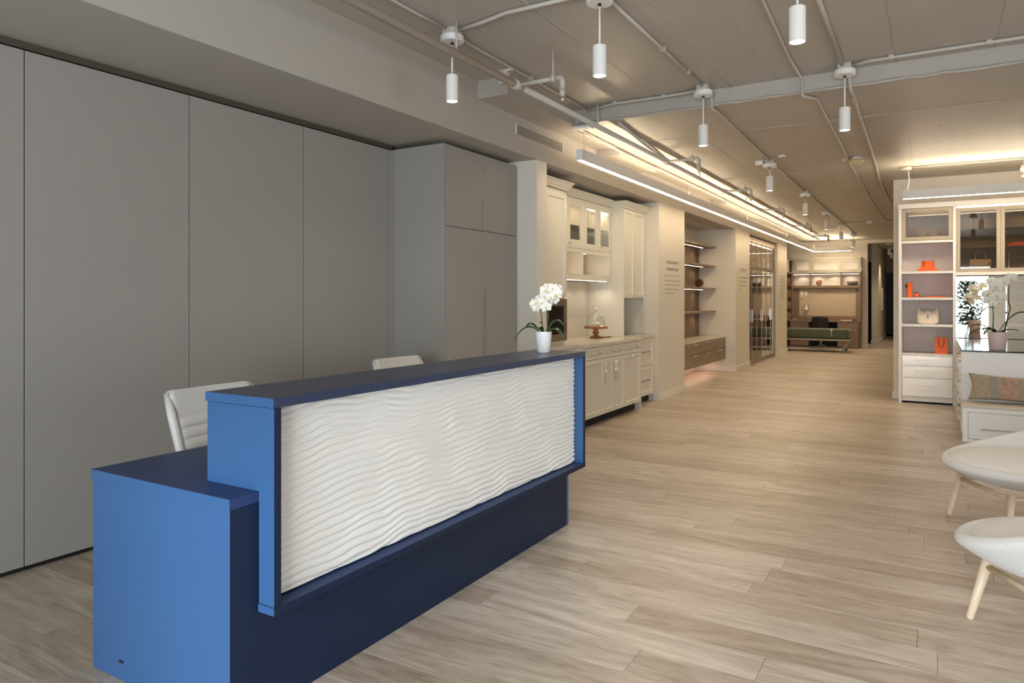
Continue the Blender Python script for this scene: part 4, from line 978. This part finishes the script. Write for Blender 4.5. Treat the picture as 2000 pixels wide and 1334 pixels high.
# shelf contents ----------------------------------------------------
def hobo(x, y, z, label, s=1.0):
    t = lempty('handbag', label, 'handbag', (x, y, z), 'cream hobo handbags')
    m = MB(); bm = m.bm; rows = []
    for j in range(13):
        v = j/12
        w_ = (.122 + .012*math.sin(v*PI*.55))*(1-.16*v**3)*s
        d_ = (.045*(1-v)**.6+.004)*s
        ring = []
        for k in range(28):
            a = 2*PI*k/28; cx = math.copysign(abs(math.cos(a))**.75, math.cos(a)); sy = math.sin(a)
            x_ = w_*cx; zz = v*.165*s + (.055*s*(abs(x_)/w_)**3 * v**2.2) - .018*s*(abs(x_)/w_)**4*(0)
            if v < .25: zz += .02*s*(abs(cx)**4)*(1-v*4)
            ring.append(bm.verts.new((x_, d_*sy, zz)))
        rows.append(ring)
    for a, b in zip(rows, rows[1:]):
        for k in range(28): bm.faces.new((a[k], a[(k+1) % 28], b[(k+1) % 28], b[k]))
    bm.faces.new(rows[0][::-1]); bm.faces.new(rows[-1])
    m.build('body', M_CREAMLEATHER, t, smooth=True)
    for q in (-1, 1):
        MB().tube([(q*.098*s, 0, .20*s), (q*.112*s, 0, .24*s), (q*.106*s, .02*s, .29*s), (q*.07*s, .03*s, .315*s)], [.010*s, .006*s, .005*s, .002*s], 8).build('handle', M_CREAMLEATHER, t)
    MB().tube([(.0, -.040*s, .085*s), (.0, -.046*s, .105*s), (0, -.04*s, .125*s)], [.010, .012, .008], 8).build('clasp', M_STEEL, t)
    MB().box(-.035*s, .035*s, -.03*s, .0, .145*s, .175*s, bev=.01).build('flap', M_CREAMLEATHER, t)
    return t
hobo(-.07, 11.03, 1.0555, 'cream hobo handbag on the open shelf above the orange bag', 1.0)
hobo(-.07, 11.04, 2.1705, 'cream hobo handbag behind the smoked glass door of the tower', .95)
ys_ = 11.0
hc = empty('round_box', 'orange round hat box on top of two flat orange boxes', 'box', (-.07, 11.02, 1.82))
MB().lathe([(0, 0), (.072, 0), (.072, .066), (0, .066)], (-.07, 11.02, 1.8285), 36, smooth=False).build('body', M_ORANGE, hc)
MB().lathe([(.0735, .052), (.0755, .052), (.0755, .074), (0, .074), (0, .0665), (.0735, .0665)], (-.07, 11.02, 1.8285), 36, smooth=False).build('lid', M_ORANGE, hc)
def flatbox(x0, x1, y0, y1, z0, z1, label, grp=None):
    t = empty('gift_box', label, 'box', ((x0+x1)/2, (y0+y1)/2, z0), grp)
    zl = z0+(z1-z0)*.55
    box('tray', M_ORANGE, x0+.002, x1-.002, y0+.002, y1-.002, z0, zl-.0008, parent=t, bev=.001)
    box('lid', M_ORANGE, x0, x1, y0, y1, zl, z1, parent=t, bev=.001); return t
flatbox(-.185, .045, 10.90, 11.16, 1.7628, 1.797, 'larger flat orange box under the hat box stack')
flatbox(-.165, .02, 10.92, 11.14, 1.7975, 1.828, 'smaller flat orange box directly under the round hat box')
flatbox(-.10, .14, 10.95, 11.15, 1.4128, 1.43, 'thin flat orange box on the shelf with the orange tube')
tu = empty('gift_tube', 'tall orange cylinder tube standing on the middle shelf', 'tube', (-.285, 11.0, 1.413))
MB().lathe([(0, 0), (.033, 0), (.033, .150), (0, .150)], (-.285, 11.0, 1.413), 28, smooth=False).build('tube', M_ORANGE, tu)
MB().lathe([(0, .1505), (.034, .1505), (.034, .198), (.030, .203), (0, .203)], (-.285, 11.0, 1.413), 28, smooth=False).build('lid', M_ORANGE, tu)
MB().tube([(-.318, 11.0, 1.60), (-.328, 10.99, 1.57), (-.322, 10.99, 1.54)], [.005, .012, .004], 6).build('ribbon', M_BLKFAB, tu)
pu = empty('round_pouch', 'small round orange pouch beside the orange tube', 'pouch', (-.203, 11.0, 1.413))
MB().lathe([(0, 0), (.022, .002), (.030, .018), (.030, .042), (.024, .056), (0, .060)], (-.203, 11.0, 1.413), 24).build('body', M_ORANGE, pu)
MB().lathe([(.0, .058), (.014, .060), (.018, .072), (0, .068)], (-.203, 11.0, 1.413), 16).build('gathered_top', mat('pouch_tie', (.30, .05, .02), .6), pu)
gb = empty('paper_bag', 'orange paper shopping bag with dark cord handles', 'bag', (.085, 11.02, .664))
m = MB(); bm = m.bm
A = [(.012, 10.97), (.158, 10.97), (.158, 11.05), (.012, 11.05)]; B = [(.010, 10.965), (.160, 10.965), (.160, 11.055), (.010, 11.055)]
va = [bm.verts.new((x, y, .664)) for x, y in A]; vb = [bm.verts.new((x, y, .880)) for x, y in B]
vi = [bm.verts.new((x+(.002 if k in (0, 3) else -.002), y+(.002 if k < 2 else -.002), .880)) for k, (x, y) in enumerate(B)]; vl = [bm.verts.new((x+(.002 if k in (0, 3) else -.002), y+(.002 if k < 2 else -.002), .668)) for k, (x, y) in enumerate(A)]
bm.faces.new(va[::-1]); bm.faces.new(vl)
for P_, Q_ in ((va, vb), (vb, vi), (vi, vl)):
    for k in range(4): bm.faces.new((P_[k], P_[(k+1) % 4], Q_[(k+1) % 4], Q_[k]))
m.build('bag', M_ORANGE, gb)
MB().tube([(.055, 10.960, .865), (.055, 10.955, .80), (.07, 10.953, .76), (.085, 10.953, .75), (.10, 10.953, .76), (.115, 10.955, .80), (.115, 10.960, .865)], .0045, 8).build('handle', mat('cord_brown', (.22, .05, .02), .7), gb)
bb2 = empty('handbag', 'structured cream top-handle bag with chain behind the smoked glass doors', 'handbag', (.52, 11.03, 1.743))
MB().box(.40, .635, 10.98, 11.08, 1.743, 1.905, bev=.012).build('body', M_CREAMLEATHER, bb2)
MB().box(.398, .637, 10.972, 10.99, 1.83, 1.908, bev=.006).build('flap', M_CREAMLEATHER, bb2)
MB().tube([(.46, 11.03, 1.905), (.465, 11.03, 1.97), (.49, 11.03, 2.005), (.52, 11.03, 2.015), (.55, 11.03, 2.005), (.575, 11.03, 1.97), (.58, 11.03, 1.905)], .006, 8).build('handle', M_CREAMLEATHER, bb2)
MB().tube([(.41, 10.975, 1.88), (.43, 10.965, 1.82), (.48, 10.962, 1.79), (.53, 10.962, 1.80), (.59, 10.965, 1.83), (.63, 10.975, 1.88)], .004, 8).build('chain', M_STEEL, bb2)
flatbox(.80, 1.16, 10.93, 11.15, 2.069, 2.10, 'flat orange box on the glass shelf behind smoked glass', 'boxes on the glass shelf')
flatbox(.86, 1.10, 10.95, 11.13, 2.1005, 2.118, 'thin orange box stacked on the flat one on the glass shelf')

# ------------------------------------------------------------------ ORCHIDS
def flower(parent, c, face, r=.042, roll=0.0):
    f = Vector(face).normalized(); q = f.to_track_quat('Z', 'Y').to_matrix().to_4x4()
    T = Matrix.Translation(c) @ q @ Matrix.Rotation(roll, 4, 'Z')
    m = MB(); bm = m.bm
    def petal(ang, L_, W_, cup, lift):
        rows = []
        for i in range(7):
            u = i/6; wd = W_*math.sin(PI*min(1, u*.88+.08))**.7
            rows.append([bm.verts.new(T @ (Matrix.Rotation(ang, 4, 'Z') @ Vector((wd*v, u*L_, lift+cup*(u*u)*L_ - .35*abs(v)*wd*abs(v))))) for v in (-1, -.5, 0, .5, 1)])
        for a, b in zip(rows, rows[1:]):
            for k in range(4): bm.faces.new((a[k], a[k+1], b[k+1], b[k])).smooth = True
    for a in (0, 2.2, -2.2): petal(a, r, r*.40, -.12, 0)
    for a in (1.25, -1.25): petal(a, r*1.08, r*.62, .10, .002)
    o = m.build('flower', M_PETAL, parent, mods=[('SOLIDIFY', dict(thickness=.0012))])
    l = MB(); l.ball((0, 0, 0), r*.17, 1, (1, 1.5, .9)); 
    l.bm.transform(T @ Matrix.Translation((0, -.003, .006)))
    l.build('lip', M_LIP, o)
    return o
def leaf(parent, base, ang, L_, W_, up, droop, m_=M_LEAF, nm='leaf'):
    m = MB(); bm = m.bm; rows = []; n = 12
    d = Vector((math.cos(ang), math.sin(ang), 0)); s = Vector((-d.y, d.x, 0))
    for i in range(n+1):
        u = i/n; p = Vector(base) + d*(L_*u) + Vector((0, 0, up*math.sin(u*PI*.6) - droop*u*u))
        wd = W_*math.sin(PI*(u*.92+.05))**.6
        rows.append([bm.verts.new(p + s*(wd*v) + Vector((0, 0, .30*wd*v*v))) for v in (-1, -.5, 0, .5, 1)])
    for a, b in zip(rows, rows[1:]):
        for k in range(4): bm.faces.new((a[k], a[k+1], b[k+1], b[k])).smooth = True
    return m.build(nm, m_, parent, mods=[('SOLIDIFY', dict(thickness=.003))])
def pot(parent, c, rb, rt, h, m_):
    MB().lathe([(0, 0), (rb, 0), (rb+.002, .003), (rt, h-.003), (rt, h), (rt-.006, h), (rt-.009, h-.015), (rb-.004, .02), (0, .02)], c, 48).build('pot', m_, parent)
    MB().lathe([(0, h-.018), (rt-.0095, h-.018), (rt-.011, h-.04), (0, h-.04)], c, 32).build('soil', M_SOIL, parent)
# main orchid on the desk: image plane axes for layout
RT = Vector((math.cos(cam.rotation_euler.z), math.sin(cam.rotation_euler.z), 0)); TO = Vector((math.sin(cam.rotation_euler.z), -math.cos(cam.rotation_euler.z), 0))
oc = Vector((-2.05, 3.81, 1.0705)); oc_ = tuple(oc)
orc = empty('potted_orchid', 'white orchid in a plain white pot on the blue desk', 'plant', oc_)
pot(orc, oc_, .036, .052, .128, M_POT)
S = .0032   # metres per image pixel at this distance
def IP(u, v, d=0.0): return oc + RT*((u-1059)*.00305) + Vector((0, 0, (689-v)*.00305)) + TO*d
MB().tube([IP(1057, 650), IP(1056, 625), IP(1053, 605), IP(1052, 595)], [.004, .0035, .003, .0025], 8).build('stem', M_STEM, orc)
MB().tube([IP(1066, 650), IP(1068, 620, .01), IP(1067, 600, .015), IP(1070, 580, .02), IP(1073, 568, .02)], [.0045, .004, .0035, .003, .0025], 8).build('stem', M_STEM, orc)
for u, v, d, r_ in ((1051, 603, 0, .009), (1053, 629, 0, .008), (1070, 586, .02, .010), (1069, 616, .012, .006)): MB().ball(IP(u, v, d), r_, 2, (1, 1, .8)).build('bud_node', M_STEM, orc)
for k, (u, v, d, r_) in enumerate(((1041, 592, .02, .034), (1044, 601, .04, .026), (1056, 590, .05, .036), (1063, 598, .06, .034), (1052, 583, .01, .032), (1067, 592, .03, .028),
                                   (1062, 566, .03, .036), (1070, 572, .0, .032), (1078, 562, .05, .038), (1083, 574, .06, .040), (1080, 583, .04, .032), (1072, 578, .07, .026), (1066, 561, .0, .034), (1086, 564, .02, .034), (1061, 578, .05, .032))):
    f_ = TO + RT*random.uniform(-.7, .7) + Vector((0, 0, random.uniform(-.25, .3)))
    flower(orc, IP(u, v, d), f_, r_, random.uniform(-.5, .5))
camz = cam.rotation_euler.z
leaf(orc, IP(1052, 650), camz+PI-.1, .155, .024, .075, .115); leaf(orc, IP(1050, 649, .01), camz+PI+.25, .085, .026, .075, .04)
leaf(orc, IP(1064, 650), camz-.25, .110, .034, .100, .055); leaf(orc, IP(1066, 650, .02), camz-.6, .115, .026, .055, .075); leaf(orc, IP(1058, 649), camz+PI+1.0, .08, .02, .05, .03)
# pink-pot orchid on the dresser
pc_ = Vector((.565, 8.86, .8685))
orp = empty('potted_orchid', 'white orchid in a pale pink pot on the black glass dresser top', 'plant', tuple(pc_))
pot(orp, tuple(pc_), .070, .090, .185, M_PINK)
def JP(u, v, d=0.0): return pc_ + Vector(((u-1953)*.00575, -d, (679-v)*.00575))
MB().tube([JP(1946, 650), JP(1947, 620), JP(1946, 596)], [.006, .005, .004], 8).build('stem', M_STEM, orp)
MB().tube([JP(1963, 650), JP(1968, 622), JP(1972, 604), JP(1969, 590), JP(1970, 566), JP(1968, 553)], [.008, .007, .006, .006, .005, .004], 8).build('stem', M_STEM, orp)
for u, v, r_ in ((1969, 588, .012), (1966, 612, .010), (1971, 600, .009)): MB().ball(JP(u, v), r_, 2).build('bud_node', M_STEM, orp)
for k, (u, v, d, r_) in enumerate(((1972, 552, .04, .066), (1961, 558, .02, .058), (1951, 565, .04, .066), (1945, 556, .0, .05), (1952, 582, .05, .066), (1940, 590, .03, .056), (1938, 579, .0, .052), (1960, 585, .02, .05), (1946, 596, .02, .045))):
    flower(orp, JP(u, v, d), Vector((random.uniform(-.5, .3), -1, random.uniform(-.3, .2))), r_, random.uniform(-.4, .4))
for a, L_, W_, up, dr in ((PI+.15, .30, .028, .14, .11), (PI-.25, .26, .022, .10, .13), (-.1, .27, .045, .24, .03), (PI+.9, .2, .03, .08, .08), (-.7, .22, .03, .06, .02), (PI-.8, .18, .03, .08, .05)):
    leaf(orp, JP(1953, 650), a, L_, W_, up, dr)

# ------------------------------------------------------------------ LOUNGE CHAIRS
def lounge(x, y, rz, label):
    t = lempty('lounge_chair', label, 'armchair', (x, y, 0), 'grey boucle lounge chairs', rz)
    m = MB(); bm = m.bm; NR, NA = 18, 56
    def rimz(a):       # a = 0 front
        k = (1-math.cos(a))/2
        return .375 + .235*k**2.3
    def S_(r, a):
        ax = .43 + .01*math.cos(a)**2; by = .47
        zc_ = .262; rr = r
        z = zc_ + (rimz(a)-zc_)*rr**3.0
        fl_ = .86+.14*rr
        return Vector((ax*rr*fl_/1.0*math.cos(a), by*rr*fl_*math.sin(a), z))
    c0 = bm.verts.new((0, 0, .262)); rows = []
    for j in range(1, NR+1):
        rows.append([bm.verts.new(S_(j/NR, 2*PI*k/NA)) for k in range(NA)])
    for k in range(NA): bm.faces.new((c0, rows[0][k], rows[0][(k+1) % NA]))
    for a, b in zip(rows, rows[1:]):
        for k in range(NA): bm.faces.new((a[k], b[k], b[(k+1) % NA], a[(k+1) % NA]))
    sh_ = m.build('shell', M_FABRIC, t, smooth=True, mods=[('SOLIDIFY', dict(thickness=.055, offset=-1.0)), ('BEVEL', dict(width=.022, segments=4, limit_method='ANGLE', angle_limit=.9))])
    # seat cushion
    m = MB(); bm = m.bm; prof = []
    for k in range(15):
        a = -PI/2+PI*k/14; prof.append((max(.0, .315*(math.cos(a)**.45 if math.cos(a) > 0 else 0)), .068*math.sin(a)))
    prof[0] = (0, prof[0][1]); prof[-1] = (0, prof[-1][1])
    m.lathe(prof, (0, 0, 0), 48)
    for v in m.bm.verts:
        v.co.y *= 1.20; v.co.x = v.co.x*1.17+.03; v.co.z += .385
    m.build('seat_cushion', M_CUSH, t, smooth=True)
    L_ = {}
    for sx, sy in ((1, 1), (1, -1), (-1, 1), (-1, -1)):
        top = Vector((.24*sx, .24*sy, .275)); bot = Vector((.29*sx, .29*sy, 0)); L_[(sx, sy)] = (top, bot)
        MB().tube([bot, bot+(top-bot)*.03, top], [.013, .0155, .022], 16).build('leg', M_ASH, t)
    def br(a, b):
        p, q = L_[a][0].lerp(L_[a][1], .10), L_[b][0].lerp(L_[b][1], .10); MB().tube([p, q], .013, 12).build('stretcher', M_ASH, t)
    br((1, 1), (1, -1)); br((-1, 1), (-1, -1)); br((1, 1), (-1, 1)); br((1, -1), (-1, -1))
    return t
FA = math.atan2(-.48, -.88)
def place_lounge(lx, ly, rz, label, fy=-.29):
    # world position of the front leg on the aisle side
    c_, s_ = math.cos(rz), math.sin(rz); fx = .29
    lounge(lx-(c_*fx-s_*fy), ly-(s_*fx+c_*fy), rz, label)
place_lounge(.083, 5.38, FA, 'grey boucle lounge chair farther back, in front of the white bench')
place_lounge(.133, 3.68, math.atan2(.88, -.48), 'grey boucle lounge chair nearest the camera at the right edge', .29)

# ------------------------------------------------------------------ OFFICE CHAIRS behind desk
def office(x, y, rz, label, zt=.94):
    t = lempty('office_chair', label, 'office chair', (x, y, 0), 'white leather office chairs behind the desk', rz)
    # local: front = +x, width along y
    m = MB(); bm = m.bm; NV, NU = 90, 16; Fr, Bk = [], []
    for j in range(NV+1):
        v = j/NV; z = .50+v*(zt-.50)
        xr = -.22-.10*v-.05*v*v
        if z > zt-.125: bulge = .006
        else:
            q = (zt-.125-z)/.052; f = q-math.floor(q); bulge = .014*math.sin(PI*f)**.5
        hw = .235+.012*v
        edge = 1-max(0, (v-.92)/.08)**3*.09
        a, b = [], []
        for i in range(NU+1):
            u = -1+2*i/NU; cx = -.018*(1-u*u)
            a.append(bm.verts.new((xr+.018+bulge*(1-u**6)+cx, u*hw*edge, z))); b.append(bm.verts.new((xr-.022+cx, u*hw*edge, z)))
        Fr.append(a); Bk.append(b)
    for G in (Fr, Bk):
        for a, b in zip(G, G[1:]):
            for i in range(NU): bm.faces.new((a[i], a[i+1], b[i+1], b[i]))
    for i in range(NU):
        bm.faces.new((Fr[0][i], Fr[0][i+1], Bk[0][i+1], Bk[0][i])); bm.faces.new((Fr[-1][i], Fr[-1][i+1], Bk[-1][i+1], Bk[-1][i]))
    for j in range(NV):
        for i in (0, NU): bm.faces.new((Fr[j][i], Fr[j+1][i], Bk[j+1][i], Bk[j][i]))
    m.build('backrest', M_LEATHER, t, smooth=True)
    for s in (-1, 1):
        MB().tube([(-.225, s*.245, .50), (-.26, s*.25, .68), (-.315, s*.257, .85), (-.365, s*.246, zt-.018)], [.018, .021, .021, .015], 12).build('side_piping', M_LEATHER, t)
    MB().box(-.22, .27, -.25, .25, .44, .53, bev=.035).build('seat', M_LEATHER, t)
    for s in (-1, 1):
        MB().tube([(-.20, s*.27, .50), (-.16, s*.285, .66), (.12, s*.285, .67), (.16, s*.285, .64), (.10, s*.27, .47)], .014, 10).build('armrest', M_CHROME, t)
    MB().tube([(0, 0, .44), (0, 0, .10)], .028, 12).build('gas_column', M_CHROME, t)
    for k in range(5):
        a = k*2*PI/5+.3; c, s = math.cos(a), math.sin(a)
        MB().tube([(0, 0, .11), (.30*c, .30*s, .075)], [.026, .016], 8).build('leg', M_CHROME, t)
        MB().tube([(.30*c-.02*s, .30*s+.02*c, .03), (.30*c+.02*s, .30*s-.02*c, .03)], .03, 14).build('caster', M_BLKFAB, t)
    return t
office(-2.82, 2.33, .03, 'white ribbed leather office chair visible left of the raised counter', .955)
office(-3.05, 4.05, -.02, 'white leather office chair whose top shows behind the middle of the counter', .965)

# ------------------------------------------------------------------ BEHIND THE CAMERA (seen in the mirror)
ts = empty('display_shelf', 'white open display shelf behind the camera, seen in the mirror', 'shelving', (2.1, .9, 0))
for x in (1.55, 2.65): box('side_panel', M_SHELFW, x, x+.03, .8, 1.15, 0, 2.5, parent=ts)
for k in range(9): box('shelf', M_SHELFW, 1.58, 2.65, .8, 1.15, .15+k*.28, .18+k*.28, parent=ts)
tp = empty('potted_ficus', 'leafy green ficus in a terracotta pot, seen in the mirror', 'plant', (.72, 1.55, 0))
pot(tp, (.72, 1.55, 0), .15, .20, .36, mat('terracotta', (.45, .25, .15), .7))
MB().tube([(.72, 1.55, .33), (.73, 1.56, .8), (.70, 1.55, 1.3)], [.02, .015, .008], 8).build('trunk', M_ACACIA, tp)
rl_ = random.Random(5); lm = MB()
for k in range(1700):
    a = rl_.uniform(0, 2*PI); r = .30*math.sqrt(rl_.random()); z = rl_.uniform(.75, 1.85)
    r *= math.sin(PI*(z-.6)/1.4)**.5
    c = Vector((.72+r*math.cos(a), 1.55+r*math.sin(a), z)); d = Vector((math.cos(a)+rl_.uniform(-.5, .5), math.sin(a)+rl_.uniform(-.5, .5), rl_.uniform(-.6, .4))).normalized()
    s = d.cross(Vector((0, 0, 1))).normalized()*.030; L_ = .115
    vs_ = [lm.bm.verts.new(p) for p in (c, c+d*L_*.5+s, c+d*L_, c+d*L_*.5-s)]
    lm.bm.faces.new(vs_)
fo = lm.build('foliage', M_TREELEAF, tp, mods=[('SOLIDIFY', dict(thickness=.002))]); fo['kind'] = 'stuff'

for o in list(bpy.data.objects):
    if '_w' in o: del o['_w']
